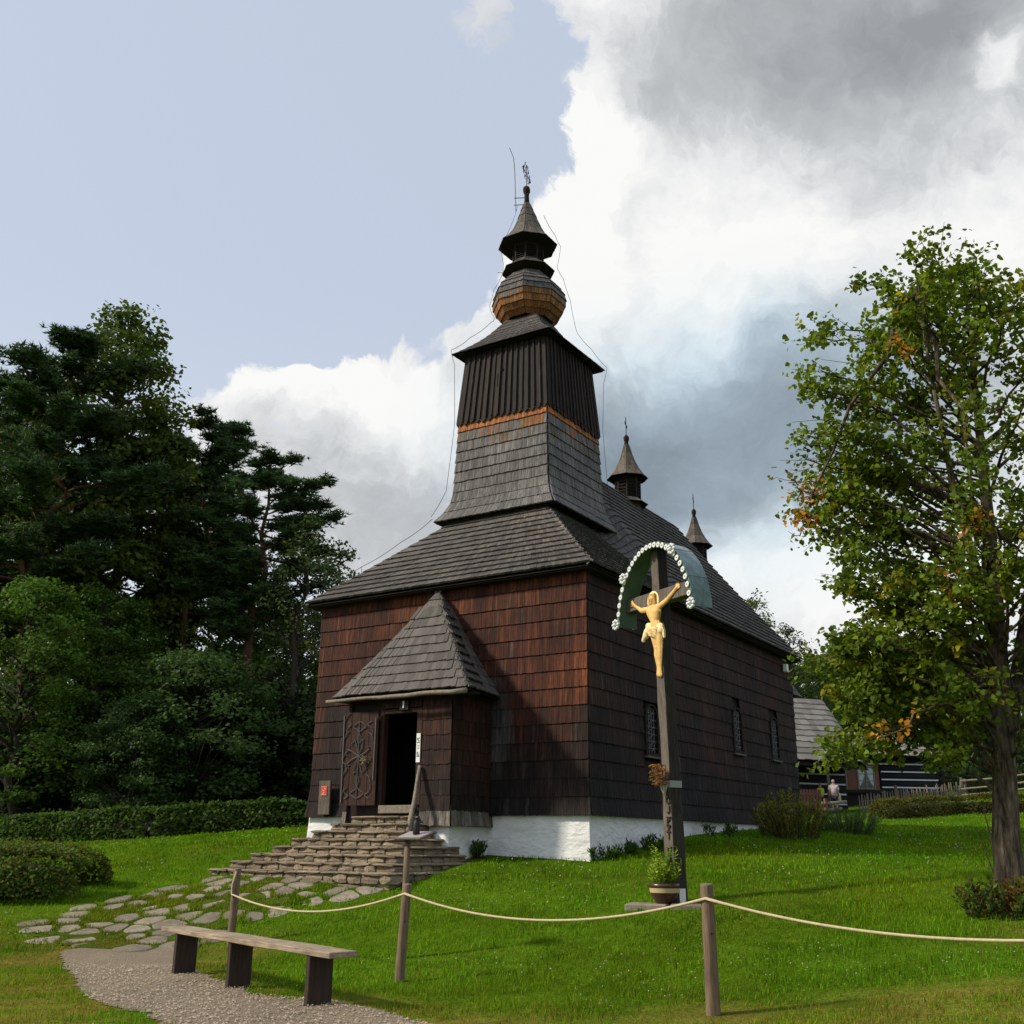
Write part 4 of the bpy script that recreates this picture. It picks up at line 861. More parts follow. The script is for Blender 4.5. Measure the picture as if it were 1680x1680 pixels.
# ================================================================ rope fence
PB = [foot(378, 1550), foot(655, 1612), foot(1171, 1668)]
PT = [(390, 1425), (668, 1451), (1159, 1451)]; names = ['leaning round wooden fence post behind the bench', 'round wooden fence post in front of the reading stand', 'thick round wooden fence post nearest the viewer, right of the flower pot']
frng = random.Random(8); tops = []
def fence_post(base, top, r, label):
    o = empty('fence_post', base, 0, label, 'post', 'round wooden posts of the rope fence'); d = top-base; g = G(); pts = [Vector((0, 0, -.25))-d*.0]+[d*t for t in (0, .2, .4, .6, .8, .985, 1.0)]
    g.tube(pts, [r*1.06, r*1.04, r*1.02, r, r*.99, r*.98, r*.97, r*.90], 12, jit=.03, rng=frng); g.obj('pole', MATS['post_wood'], o, True)
    g = G(); g.lathe([(r*.92, 0), (r*.80, .006), (.005, .010)], 12); c = g.obj('cut_top', MATS['timber_pale'], o); c.location = d; c.rotation_euler = (0, 0, .3)
    g = G(); a = frng.uniform(3.6, 5.4); p = d*.62+Vector((math.cos(a)*r*.98, math.sin(a)*r*.98, 0)); g.tube([p, p+Vector((math.cos(a)*.012, math.sin(a)*.012, 0))], .011, 7); g.obj('knot', MATS['bench_leg'], o)
for (b, t, n) in zip(PB, PT, names): tp = at(*t, b.y); tops.append(tp); fence_post(b, tp, .062 if n[0] == 't' else .056, n)
P4 = Vector((4.75, 7.3, gz1(4.75, 7.3)))
def attach(i, px, py): return at(px, py, (PB[i]+tops[i]).y/2)
A = [at(380, 1467, PB[0].y-.05), at(664, 1466, PB[1].y-.06), at(1158, 1474, PB[2].y-.07), Vector((P4.x, P4.y, P4.z+.86))]
def sagline(a, b, low, n=22):
    out = []
    for k in range(n+1):
        t = k/n; p = a.lerp(b, t); p.z -= low*4*t*(1-t); out.append(p)
    return out
pts = [at(388, 1430, PB[0].y-.05), at(381, 1452, PB[0].y-.06)]
for a, b, s in ((A[0], A[1], .215), (A[1], A[2], .235), (A[2], A[3], .20)): pts += sagline(a, b, s)
g = G(); g.tube(pts, .0125, 8); tag(g.obj('rope', MATS['rope'], None, True), 'sagging pale rope strung between the wooden fence posts', 'rope')
fence_post(P4, P4+Vector((.02, 0, 1.08)), .06, 'round wooden fence post beyond the right edge of the view holding the rope end')
# reading stand with the black lantern
rs_b = Vector((at(667, 1400, 14.3).x, 14.3, 0)); rs_b.z = gz1(rs_b.x, rs_b.y); ztop = at(667, 1378, 14.3).z
st = empty('reading_stand', rs_b, 0, 'small slanted grey reading board on a thin post before the stone stairs', 'stand')
g = G(); h = ztop-rs_b.z; g.tube([(.0, 0, -.2), (.0, 0, h*.5), (.01, 0, h)], [.044, .042, .040], 10); g.obj('post', MATS['post_wood'], st, True)
mt = Matrix.Translation((.10, 0, h+.055)) @ Matrix.Rotation(R(-34), 4, 'Z') @ Matrix.Rotation(R(16), 4, 'X')
g = G(); g.box((-.22, -.17, -.012), (.22, .17, .012), m=mt); bevel(g.obj('board', MATS['timber_grey'], st), .006)
g = G(); g.box((-.19, -.14, .013), (.19, .14, .016), m=mt); g.obj('text_sheet', mat('sheet_grey', base=(.33, .30, .29), rough=.5, noise=((60, (1, 1, 1), .7, 1.2),)), st)
ln = empty('lantern', (rs_b.x+.118, rs_b.y-.02, ztop+.072), 0, 'small black lantern standing on the slanted reading board', 'lantern')
g = G(); g.lathe([(.045, 0), (.047, .01), (.045, .13), (.038, .15), (.02, .175), (.018, .20), (.024, .205)], 10, cap=True); g.obj('body', MATS['iron_black'], ln, True)
g = G(); g.tube([(-.03, 0, .15), (-.035, 0, .22), (0, 0, .265), (.035, 0, .22), (.03, 0, .15)], .004, 4); g.obj('bail', MATS['iron_black'], ln)
g = G(); g.lathe([(.020, .203), (.022, .208), (.006, .225)], 8); g.obj('cap', MATS['iron_pale'], ln)
g = G(); g.tube(sagline(at(391, 1434, PB[0].y-.05), at(658, 1380, 14.25), .19), .0038, 5); tag(g.obj('thin_cord', MATS['timber_grey'], None), 'thin cord from the leaning post up to the reading board', 'cord')
# ================================================================ bench
bl, br = foot(300, 1599), foot(520, 1649); bd = (br-bl).normalized(); ang = math.atan2(bd.y, bd.x)
be = empty('bench', (br.x, br.y, br.z), ang, 'weathered plank bench on three dark slab legs beside the gravel', 'bench'); Lb = (br-bl).length
g = G(); n = 14; V = []
for k in range(n+1):
    x = lerp(-Lb-.42, .42, k/n); z = .455+.003*math.sin(k*1.3)+(bl.z-br.z)*(-x/Lb) ; w0 = -.15+frng.uniform(-.008, .008); w1 = .17+frng.uniform(-.006, .006)
    V += [(x, w0, z), (x, w1, z), (x, w1, z+.055), (x, w0, z+.055)]
g.add(V, [(4*k+j, 4*k+(j+1) % 4, 4*k+4+(j+1) % 4, 4*k+4+j) for k in range(n) for j in range(4)]+[(3, 2, 1, 0), (4*n, 4*n+1, 4*n+2, 4*n+3)]); bevel(g.obj('seat', MATS['bench_top'], be), .006)
for t in (0, .545, 1):
    x = -Lb*t; dz = (bl.z-br.z)*t; p = bl.lerp(br, 1-t); g = G(); g.box((x-.035, -.13, gz1(p.x, p.y)-br.z-.15), (x+.035, .14, .453+dz)); bevel(g.obj('leg', MATS['bench_leg'], be), .006)
# ================================================================ wayside crucifix
XB = foot(1112, 1482, 8, 40); XB.z -= .02; TH = R(-60.5)
xc = empty('wayside_cross', XB, TH, 'tall grey wooden wayside cross with arched tin roof and painted crucified figure', 'cross'); XM = (Matrix.Translation(XB) @ Matrix.Rotation(TH, 4, 'Z')).inverted()
def onx(px, py, y0):
    """local (x, z) on the cross's plane y = y0"""
    o = XM @ Vector((0, 0, EYE)); d = (XM @ at(px, py, 10.))-o; t = (y0-o.y)/d.y; return (o.x+d.x*t, o.z+d.z*t)
tx, tz = onx(1080, 905, 0); PW = .096; lean_x = tx/tz
g = G(); n = 14; V = []; xr2 = random.Random(3)
for k in range(n+1):
    z = lerp(-.4, tz, k/n); x = lean_x*z; j = lambda: xr2.uniform(-.006, .006); w = PW*(1.12 if z < 1.3 else 1.0)
    V += [(x-w+j(), -w+j(), z), (x+w+j(), -w+j(), z), (x+w+j(), w+j(), z), (x-w+j(), w+j(), z)]
g.add(V, [(4*k+a, 4*k+(a+1) % 4, 4*k+4+(a+1) % 4, 4*k+4+a) for k in range(n) for a in range(4)]+[(4*n, 4*n+1, 4*n+2, 4*n+3)]); xp = bevel(g.obj('post', MATS['timber_grey'], xc), .008); xp.data.materials.append(MATS['timber_shade_stain'])
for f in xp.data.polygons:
    if f.normal.x > .7 or (f.center.z < .55 and f.normal.y > -.5): f.material_index = 1  # right face painted darker to read as shaded; foot has its own dark stain
bz = onx(1078, 980, -PW)[1]; bx0 = onx(1022, 1003, -PW)[0]; bx1 = onx(1128, 952, -PW)[0]; bcx = lean_x*bz
g = G(); g.box((bx0, -PW-.012, bz-.105), (bx1+.12, PW*.7, bz+.105)); bevel(g.obj('crossbeam', MATS['timber_grey'], xc), .008)
fy, by = -.25, .12; lx, lz = onx(1014, 1030, fy); rx, rz_ = onx(1136, 992, fy); ax, az_ = onx(1078, 889, fy); zb = (lz+rz_)/2; cx0 = (lx+rx)/2; hw = (rx-lx)/2; hh = az_-zb
def arch(t, y, off=0): return Vector((cx0-(hw+off)*math.cos(t)*(1-.06*math.sin(t)), y, zb+(hh+off)*math.sin(t)**.92 if math.sin(t) > 0 else zb))
ts = np.linspace(0, math.pi, 33); g = G(); g2 = G()
V = [arch(t, y, .012) for t in ts for y in (fy, by)]; g.add(V, [(2*k, 2*k+2, 2*k+3, 2*k+1) for k in range(32)]); can = g.obj('canopy', MATS['tin_blue'], xc, True)
V = [arch(t, y, .0) for t in ts for y in (fy, by)]; g2.add(V, [(2*k+1, 2*k+3, 2*k+2, 2*k) for k in range(32)]); g2.obj('lining', MATS['tin_green'], can, True)
g = G(); V = [arch(t, fy-.004, o) for t in ts for o in (-.035, .022)]; g.add(V, [(2*k, 2*k+2, 2*k+3, 2*k+1) for k in range(32)]); g.obj('rim', MATS['tin_green'], can)
for t in (.62, 2.2, 2.75):
    g = G(); V = [arch(t+e, y, .013+.006*(e == 0)) for y in (fy, by) for e in (-.012, 0, .012)]; g.add(V, [(0, 1, 4, 3), (1, 2, 5, 4)]); g.obj('seam', MATS['tin_blue'], can)
g = G(); g.lathe([(.013, -.004), (.013, .006), (.022, .010), (.040, .008), (.047, .0), (.040, -.004), (.013, -.004)], 12); sc_me = g.mesh('scallop', MATS['trim_white'])
g = G()
for k in range(9):
    a = k*math.pi*2/8; p = Vector((math.cos(a), math.sin(a), 0))*.058 if k < 8 else Vector((0, 0, .018)); bm_ = [(.001, -.022), (.018, -.016), (.026, 0), (.018, .016), (.001, .022)]
    h = len(g.v); g.lathe([(r, z) for r, z in bm_], 7, (p.x, p.y))
    for i in range(h, len(g.v)): v = g.v[i]; g.v[i] = (v[0], v[1], v[2]+p.z)
ro_me = g.mesh('rosette', MATS['trim_white'], True)
for t in np.linspace(.03, math.pi-.03, 27):
    o = link('scallop', sc_me, can); o.location = arch(t, fy-.02, -.03); o.rotation_euler = (R(90), 0, 0)
for t in (.16+.5, .02, math.pi-.02, math.pi-.92):
    o = link('rosette', ro_me, can); o.location = arch(t, fy-.04, .01); o.rotation_euler = (R(90), 0, 0); o.scale = (1.15, 1.15, 1.15)
g = G(); p = onx(1042, 1028, by); g.box((p[0]-.03, by-.03, p[1]-.05), (p[0]+.02, by+.02, p[1]+.22)); g.obj('bracket', MATS['tin_blue'], xc)
# the figure: one continuous relief; limbs are tapered capsules raised from the beam
FY = -PW-.016
def fp(cx, cy): return np.array(onx(1000+cx/9.33, 940+cy/9.33, FY-.02))
def relief(name, caps, material, parent, res=.006, flat=.8, base=.006, extra=0.):
    P = np.array([c[0] for c in caps]+[c[1] for c in caps]); rr = max(max(c[2], c[3]) for c in caps); lo = P.min(0)-rr-.02; hi = P.max(0)+rr+.02
    xs = np.arange(lo[0], hi[0], res); zs = np.arange(lo[1], hi[1], res); X, Z = np.meshgrid(xs, zs); Hh = np.full(X.shape, -1.); 
    for a, b, r0, r1 in caps:
        d = b-a; t = np.clip(((X-a[0])*d[0]+(Z-a[1])*d[1])/(d@d+1e-9), 0, 1); q = (X-a[0]-t*d[0])**2+(Z-a[1]-t*d[1])**2; r = r0+(r1-r0)*t; h = r*r-q; Hh = np.maximum(Hh, np.where(h > 0, np.sqrt(np.maximum(h, 0)), -np.sqrt(np.maximum(-h, 0))*.5))
    ok = Hh > -res*.25; cell = ok[:-1, :-1] & ok[1:, :-1] & ok[:-1, 1:] & ok[1:, 1:]; Hc = np.maximum(Hh, 0)
    for _ in range(2): Hc[1:-1, 1:-1] = (Hc[1:-1, 1:-1]*2+Hc[:-2, 1:-1]+Hc[2:, 1:-1]+Hc[1:-1, :-2]+Hc[1:-1, 2:])/6
    idx = np.arange(X.size).reshape(X.shape); q = np.stack([idx[:-1, :-1], idx[:-1, 1:], idx[1:, 1:], idx[1:, :-1]], -1)[cell]; n = X.size
    F = np.stack([X, FY-base-extra-Hc*flat, Z], -1).reshape(-1, 3); Bk = np.stack([X, np.full(X.shape, FY-extra*.6), Z], -1).reshape(-1, 3)
    c2 = np.pad(cell, 1); sides = []
    for dj, di, e in ((0, -1, (0, 3)), (0, 1, (1, 2)), (-1, 0, (0, 1)), (1, 0, (3, 2))):
        nb_ = ~c2[1+dj:c2.shape[0]-1+dj, 1+di:c2.shape[1]-1+di]; m_ = nb_[cell]; a, b = q[m_][:, e[0]], q[m_][:, e[1]]; sides.append(np.stack([a, b, b+n, a+n], 1))
    allq = np.concatenate([q, q[:, ::-1]+n]+sides); used, inv = np.unique(allq, return_inverse=True); V = np.concatenate([F, Bk])[used]
    return link(name, np_mesh(name, V, inv.ravel(), np.full(len(allq), 4), np.ones((len(allq), 3)), material, True), parent)
J = {k: fp(*v) for k, v in dict(head=(655, 395), chin=(655, 455), neck=(665, 510), shl=(600, 560), shr=(750, 520), ell=(480, 572), wrl=(395, 510), hal=(352, 472), elr=(880, 405), wrr=(985, 265), har=(1025, 215),
    chestl=(640, 600), chestr=(720, 590), waist=(700, 745), hipl=(670, 880), hipr=(760, 880), kneel=(718, 1150), kneer=(770, 1150), calfl=(718, 1260), calfr=(765, 1260), ankl=(742, 1445), ankr=(765, 1445), ftl=(738, 1555), ftr=(775, 1560)).items()}
caps = [(J['head'], J['chin'], .072, .055), (J['chin'], J['neck'], .04, .045), (J['shl'], J['shr'], .062, .062), (J['chestl'], J['waist'], .10, .085), (J['chestr'], J['waist'], .10, .085), (J['waist'], J['hipl'], .09, .08), (J['waist'], J['hipr'], .09, .08),
        (J['shl'], J['ell'], .052, .042), (J['ell'], J['wrl'], .042, .027), (J['wrl'], J['hal'], .028, .034), (J['shr'], J['elr'], .052, .042), (J['elr'], J['wrr'], .042, .027), (J['wrr'], J['har'], .028, .034),
        (J['hipl'], J['kneel'], .088, .058), (J['hipr'], J['kneer'], .085, .056), (J['kneel'], J['calfl'], .056, .054), (J['calfl'], J['ankl'], .054, .032), (J['kneer'], J['calfr'], .055, .052), (J['calfr'], J['ankr'], .052, .032), (J['ankl'], J['ftl'], .032, .036), (J['ankr'], J['ftr'], .032, .038)]
for hnd, wr in (('hal', 'wrl'), ('har', 'wrr')):               # five fingers on each nailed hand
    d = J[hnd]-J[wr]; d = d/np.linalg.norm(d); s = np.array([-d[1], d[0]])
    for k, ln_ in zip((-1.5, -.5, .5, 1.5), (.055, .068, .066, .05)): caps.append((J[hnd]+s*k*.017, J[hnd]+s*k*.024+d*ln_, .012, .009))
    caps.append((J[hnd]-d*.01+s*.03, J[hnd]+s*.062+d*.018, .012, .009))
fig = relief('figure', caps, MATS['figure_skin'], xc)
hc = fp(648, 415)
relief('halo', [(hc+np.array([0, -.01]), hc+np.array([0, .0]), .150, .150)], MATS['halo_cream'], fig, .008, .06, .0, -.004)
hair = [(J['head']+np.array([-.055, .02]), J['head']+np.array([-.075, -.16]), .03, .022), (J['head']+np.array([.055, .02]), J['head']+np.array([.070, -.15]), .03, .02), (J['head']+np.array([-.05, .045]), J['head']+np.array([.05, .045]), .035, .035), (J['chin']+np.array([0, -.02]), J['chin']+np.array([0, -.055]), .032, .016)]
relief('hair', hair, MATS['figure_hair'], fig, .007, .7, .028)
fc = G()                                                       # face: brows, eyes, nose, mouth
for s in (-1, 1):
    e = J['head']+np.array([s*.028, -.02]); fc.tube([(e[0]-.014, FY-.074, e[1]+.003), (e[0], FY-.078, e[1]), (e[0]+.014, FY-.074, e[1]+.003)], .004, 4); fc.tube([(e[0]-.017, FY-.072, e[1]+.017), (e[0]+.017, FY-.074, e[1]+.017)], .003, 4)
e = J['head']; fc.tube([(e[0]+.012, FY-.078, e[1]-.055), (e[0]-.012, FY-.078, e[1]-.055)], .0035, 4); fc.obj('features', MATS['figure_hair'], fig)
g = G(); g.tube([(e[0], FY-.076, e[1]-.012), (e[0], FY-.088, e[1]-.036), (e[0], FY-.074, e[1]-.042)], .007, 5); g.obj('nose', MATS['figure_skin'], fig, True)
cl_ = [(fp(600, 815), fp(790, 815), .055, .055), (fp(640, 880), fp(790, 870), .075, .075), (fp(690, 930), fp(740, 960), .09, .07), (fp(575, 905), fp(520, 1030), .060, .035), (fp(590, 860), fp(560, 960), .05, .06), (fp(825, 880), fp(835, 975), .03, .02)]
relief('loincloth', cl_, MATS['figure_cloth'], fig, .007, .8, .022)
g = G()
for i in range(6): a, b = fp(600+i*8, 840+i*22), fp(800-i*8, 830+i*24); g.tube([(lerp(a[0], b[0], t), FY-.105+.04*abs(t-.5), lerp(a[1], b[1], t)-.025*math.sin(math.pi*t)) for t in np.linspace(.05, .95, 7)], .006, 4)
g.obj('fold', MATS['figure_cloth'], fig)
# carved letters down the foot of the post, pale strap, cellophane band
glyph = {'A': [[(-1, -1), (0, 1), (1, -1)], [(-.5, -.2), (.5, -.2)]], 'O': [[(math.cos(t)*.8, math.sin(t)) for t in np.linspace(0, 6.283, 11)]], 'J': [[(.5, 1), (.5, -.5), (.1, -1), (-.6, -.7)]], 'I': [[(0, 1), (0, -1)], [(-.5, 1), (.5, 1)]],
         'X': [[(-.8, 1), (.8, -1)], [(.8, 1), (-.8, -1)]], 'P': [[(-.6, -1), (-.6, 1), (.3, 1), (.7, .55), (.3, .05), (-.6, .05)]], '8': [[(.55*math.sin(2*t), math.cos(t)) for t in np.linspace(0, 6.283, 15)]], '-': [[(-1, 0), (1, 0)]], 'K': [[(-.6, 1), (-.6, -1)], [(.7, 1), (-.6, 0), (.7, -1)]]}
for ch_, py in (('A', 1303), ('O', 1312.5), ('J', 1328), ('-', 1341), ('K', 1350), ('X', 1360), ('I', 1371), ('-', 1390), ('P', 1397), ('8', 1408), ('X', 1418)):
    x, z = onx(1096+(py-1300)*.035, py, -PW*1.12); g = G()
    for ln_ in glyph[ch_]: g.tube([(x+u*.052, -PW*1.12-.010, z+v*.052) for u, v in ln_], .011, 5)
    g.obj('letter', MATS['bench_leg'], xc)
x, z = onx(1118, 1470, 0); g = G(); g.box((lean_x*z+PW*1.12-.002, -.05, z-.12), (lean_x*z+PW*1.12+.012, .06, z+.1)); g.obj('strap', MATS['sign_white'], xc)
zb_ = onx(1100, 1286, -PW)[1]; g = G(); w = PW*1.16; xo = lean_x*zb_
g.add([(xo+a*w, b*w, zb_+c) for c in (-.05, .05) for a, b in ((-1, -1), (1, -1), (1, 1), (-1, 1))], [(0, 1, 5, 4), (1, 2, 6, 5), (2, 3, 7, 6), (3, 0, 4, 7)]); g.obj('band', MATS['film'], xc)
# dried bouquet tied to the post
x, z = onx(1090, 1275, -PW-.08); bq = empty('dried_bouquet', XM.inverted() @ Vector((x, -PW-.09, z-.12)), TH, 'bunch of dried orange flowers tied to the wayside cross', 'flowers')
g = G(); gs = G(); br_ = random.Random(6)
for k in range(120):
    a = br_.uniform(0, 6.28); r = br_.uniform(.01, .17); tip = Vector((r*math.cos(a)-.04, r*.6*math.sin(a)-.06, br_.uniform(.0, .30))); gs.tube([(0, 0, -.15), tip*.5, tip], .004, 3)
    c = br_.choice([(.42, .17, .03), (.50, .26, .06), (.34, .10, .03), (.45, .30, .12)])
    for j in range(7):
        w = br_.uniform(0, 6.28); e = Vector((math.cos(w), math.sin(w), br_.uniform(-.4, .6))).normalized()*.045; s_ = e.cross(Vector((.2, .3, 1))).normalized()*.016; g.add([tip-s_, tip+s_, tip+e], [(0, 1, 2)], c)
g.obj('blossoms', MATS['petal'], bq)['kind'] = 'stuff'; gs.obj('stems', MATS['timber_pale'], bq)['kind'] = 'stuff'
g = G(); g.lathe([(.015, -.12), (.03, -.08), (.05, -.02), (.055, .01)], 9); g.obj('wrapper', MATS['film'], bq, True)
# flower pot on stone slabs
pb = foot(1091, 1487, 8, 40); pt = empty('flower_pot', pb+Vector((0, 0, .035)), 0, 'brown glazed bowl with cream band and green plant at the cross foot', 'flower pot')
g = G(); prof_ = [(.115, 0), (.145, .04), (.185, .11), (.205, .155), (.212, .215), (.220, .235), (.218, .275), (.195, .275), (.19, .235)]; g.lathe(prof_, 24, cap=True); bowl = g.obj('bowl', MATS['pot_brown'], pt, True)
g = G(); g.lathe([(.2045, .150), (.2145, .212)], 24); bn = g.obj('band', MATS['pot_band'], bowl, True); bn.scale = (1.012, 1.012, 1)
g = G(); g.lathe([(.195, .245), (.01, .262)], 16); g.obj('soil', MATS['core_dark'], pt)
PN, PTt, PPp, Lg = [], [], [], []; sg_ = G(); pr_ = np.random.RandomState(4)
for k in range(48):
    a = pr_.uniform(0, 6.28); r = pr_.uniform(0, .15); b0 = np.array([r*math.cos(a), r*math.sin(a), .25]); tipd = np.array([math.cos(a)*.12, math.sin(a)*.12, pr_.uniform(.18, .46)*(1.15 if r < .1 else .8)]); sg_.tube([b0, b0+tipd*.5, b0+tipd], .005, 4, c=(.12, .2, .03))
    for j in range(13):
        t = .25+.75*j/12; w = j*2.4; d = np.array([math.cos(w), math.sin(w), pr_.uniform(.0, .7)]); d /= np.linalg.norm(d); nn = np.cross(d, np.cross([0, 0, 1.], d)); PPp.append(b0+tipd*t); PTt.append(d); PN.append(nn/np.linalg.norm(nn)); Lg.append(pr_.uniform(.07, .115)*(1.1-.4*t))
V, lo_, sz = kites(np.array(PPp), np.array(PN), np.array(PTt), np.array(Lg), np.array(Lg)*.22); c = np.repeat(np.array([.32, .42, .06])*pr_.uniform(.7, 1.4, (len(Lg), 1)), 2, 0)
pl = sg_.obj('stems', MATS['leaf'], pt); pl['kind'] = 'stuff'; link('leaves', np_mesh('leaves', V, lo_, sz, c, MATS['leaf']), pt)['kind'] = 'stuff'
sl = empty('stone_slab', (XB.x-.1, XB.y-.12, XB.z-.01), R(-18), 'flat stone slab under the cross and flower pot', 'slab')
for x0, x1, y0, y1 in ((-.62, -.02, -.34, .30), (0.02, .58, -.32, .34)):
    g = G(); g.box((x0, y0, -.10), (x1, y1, .030+.006*(x0 > 0))); bevel(g.obj('slab', MATS['flagstone'], sl), .02)
# ================================================================ log cottage on the rise, its fences and two visitors
CY = 66.; c0 = at(1548, 1308, CY); cz = c0.z
cot = empty('log_cottage', (c0.x, c0.y, cz), R(8), 'low dark log cottage with white chinking and grey shingle roof behind the linden', 'cottage')
LX = -13.5; DP = 5.; EH = 2.35
g = G(); g.box((LX, .12, -.8), (-.12, DP, EH+.1)); g.obj('wall', MATS['log_dark'], cot)
for k in range(5):                                              # logs with white chinking strips between
    z = .08+k*.46
    for seg in ((LX, -8.2), (-4.0, 0)) if 0 < k < 4 else ((LX, 0),):
        g = G(); g.tube([(seg[0], .08, z+.2), (seg[1]+.12, .08, z+.2)], .205, 10); g.obj('log', MATS['log_dark'], cot, True)
        if k:
            g = G(); g.box((seg[0]+.05, -.135, z-.055), (seg[1]-.12, -.02, z+.028)); g.obj('chinking', MATS['chink_white'], cot)
for k in range(5):
    g = G(); g.tube([(-.08, -.15, .08+k*.46+.43), (-.08, DP, .08+k*.46+.43)], .205, 10); g.obj('log', MATS['log_dark'], cot, True)
g = G(); g.box((-8.0, -.10, .22), (-4.1, -.02, 1.95)); g.obj('shutter_panel', MATS['shutter_red'], cot)
for xw in (-6.75, -4.95, -7.75):
    if xw == -7.75: continue
    w = empty('window', (xw, -.12, .45)); w.parent = cot
    g = G(); g.box((-.50, .0, 0), (.50, .012, 1.25)); g.obj('pane', MATS['glass_dark'], w)
    g = G()
    for a, b in (((-.56, -.03, -.06), (.56, .0, .02)), ((-.56, -.03, 1.22), (.56, 0, 1.30)), ((-.56, -.03, .02), (-.48, 0, 1.22)), ((.48, -.03, .02), (.56, 0, 1.22)), ((-.04, -.025, .02), (.04, 0, 1.22)), ((-.48, -.02, .42), (-.04, 0, .46)), ((.04, -.02, .42), (.48, 0, .46)), ((-.48, -.02, .82), (-.04, 0, .86)), ((.04, -.02, .82), (.48, 0, .86))): g.box(a, b)
    g.obj('frame', MATS['timber_pale'], w)
    for s in (-1, 1):
        g = G(); g.add([(s*.47, -.006, 1.2), (s*.06, -.006, 1.2), (s*.10, -.008, .75), (s*.26, -.006, .35), (s*.45, -.006, .1)], [(0, 1, 2, 3, 4)]); g.obj('curtain', MATS['curtain'], w)
# hipped roof of wide shingles
RH = 2.15; ov = .75
def rf(s, t): return (lerp(LX-ov, ov-t*(DP/2+ov)*.85, s), lerp(-ov, DP/2, t), lerp(EH-.02, EH+RH*.78, t))
def re(s, t): return (lerp(ov, ov-(DP/2+ov)*.85, t), lerp(lerp(-ov, DP/2, t), lerp(DP+ov, DP/2, t), s), lerp(EH-.02, EH+RH*.78, t))
g = G()
for P in (rf, re):
    g.add([tuple(Vector(P(a, b))-Vector((0, 0, .08))) for a, b in ((0, 0), (1, 0), (1, 1), (0, 1))], [(0, 1, 2, 3)])
rfo = g.obj('roof', MATS['core_dark'], cot)
def cotcol(p, s, t): k = srng.uniform(.75, 1.25); return (.19*k, .175*k, .155*k)
clad('roof_shingles', rfo, [rf, re], 5, .42, .05, cotcol, 'shingle_cottage', 1.25, .03)
# wing roof that comes forward at the left, carried by a porch post
wing = empty('cottage_wing', at(1415, 1330, 60), R(20), 'grey shingled open wing of the cottage beside the church corner', 'shed'); 
def wr(s, t): return (lerp(-9, .2+.8*t, s), lerp(-.6, 4.2, t), lerp(2.55, 6.6, t)-.35*(s > .999)*(1-t))
g = G(); g.add([tuple(Vector(wr(a, b))-Vector((0, 0, .07))) for a, b in ((0, 0), (1, 0), (1, 1), (0, 1))], [(0, 1, 2, 3)]); g.add([(.2, -.6, 2.4), (1.0, 4.2, 6.4), (1.6, 5.5, 2.2)], [(0, 1, 2)]); wro = g.obj('roof', MATS['core_dark'], wing)
clad('roof_shingles', wro, [wr], 11, .45, .05, cotcol, 'shingle_cottage', 1.25, .04)
g = G(); g.box((-9, 2.0, -.6), (.6, 2.2, 3.6)); g.obj('wall', MATS['log_dark'], wing)
for k in range(4):
    g = G(); g.box((-3.6, 1.93, .35+k*.55), (.5, 1.995, .43+k*.55)); g.obj('chinking', MATS['chink_white'], wing)
for x in (-2.2, -5.5):
    g = G(); g.tube([(x, -.15, -.6), (x, -.15, 2.5)], .09, 8); g.obj('porch_post', MATS['timber_grey'], wing)
for k in range(12):
    g = G(); g.box((-5.1+k*.20, -.16, .05), (-4.95+k*.20, -.12, 1.05)); g.obj('rail_board', MATS['shutter_red'], wing)
# picket fence and rail fence in front of the garden
fA, fB = foot(1405, 1333, 40), foot(1580, 1312, 40); fA = at(1412, 1330, 60); fB = at(1583, 1308, 62)
pf = empty('picket_fence', fA, 0, 'low garden fence of thin split pickets below the cottage windows', 'fence'); d = fB-fA; n = 62
g = G(); g.lathe([(.032, 0), (.034, .5), (.028, .95), (.006, 1.02)], 5); pk = g.mesh('picket', MATS['timber_pale'])
for k in range(n):
    p = d*(k/(n-1)); o = link('picket', pk, pf); o.location = (p.x, p.y, p.z-.15+frng.uniform(-.05, .05)); o.rotation_euler = (frng.uniform(-.06, .06), frng.uniform(-.08, .08), frng.uniform(0, 3)); o.scale = (1, 1, frng.uniform(.82, 1.08))
for z in (.22, .62):
    g = G(); g.tube([(0, .05, z-.15), (d.x/2, d.y/2+.05, d.z/2+z-.12), (d.x, d.y+.05, d.z+z-.15)], .03, 5); g.obj('rail', MATS['timber_grey'], pf)
for t in (.34, .98):
    g = G(); g.tube([d*t+Vector((0, -.06, -.3)), d*t+Vector((0, -.06, 1.12))], [.10, .09], 8); g.obj('post', MATS['timber_grey'], pf)
rA = at(1585, 1311, 58); rB = at(1700, 1298, 55); rfn = empty('rail_fence', rA, 0, 'pale pole fence between cottage garden and linden trunk', 'fence'); d = rB-rA
for z, dz in ((.52, .0), (.90, .05), (.2, 0)):
    g = G(); g.tube([(-.2, 0, z+dz), d*.5+Vector((0, 0, z-.03)), d+Vector((0, 0, z))], .045, 6); g.obj('rail', MATS['timber_pale'], rfn)
for t in (.02, .5, .97):
    g = G(); g.tube([d*t+Vector((0, .07, -.4)), d*t+Vector((0, .07, 1.05))], .07, 7); g.obj('post', MATS['timber_grey'], rfn)
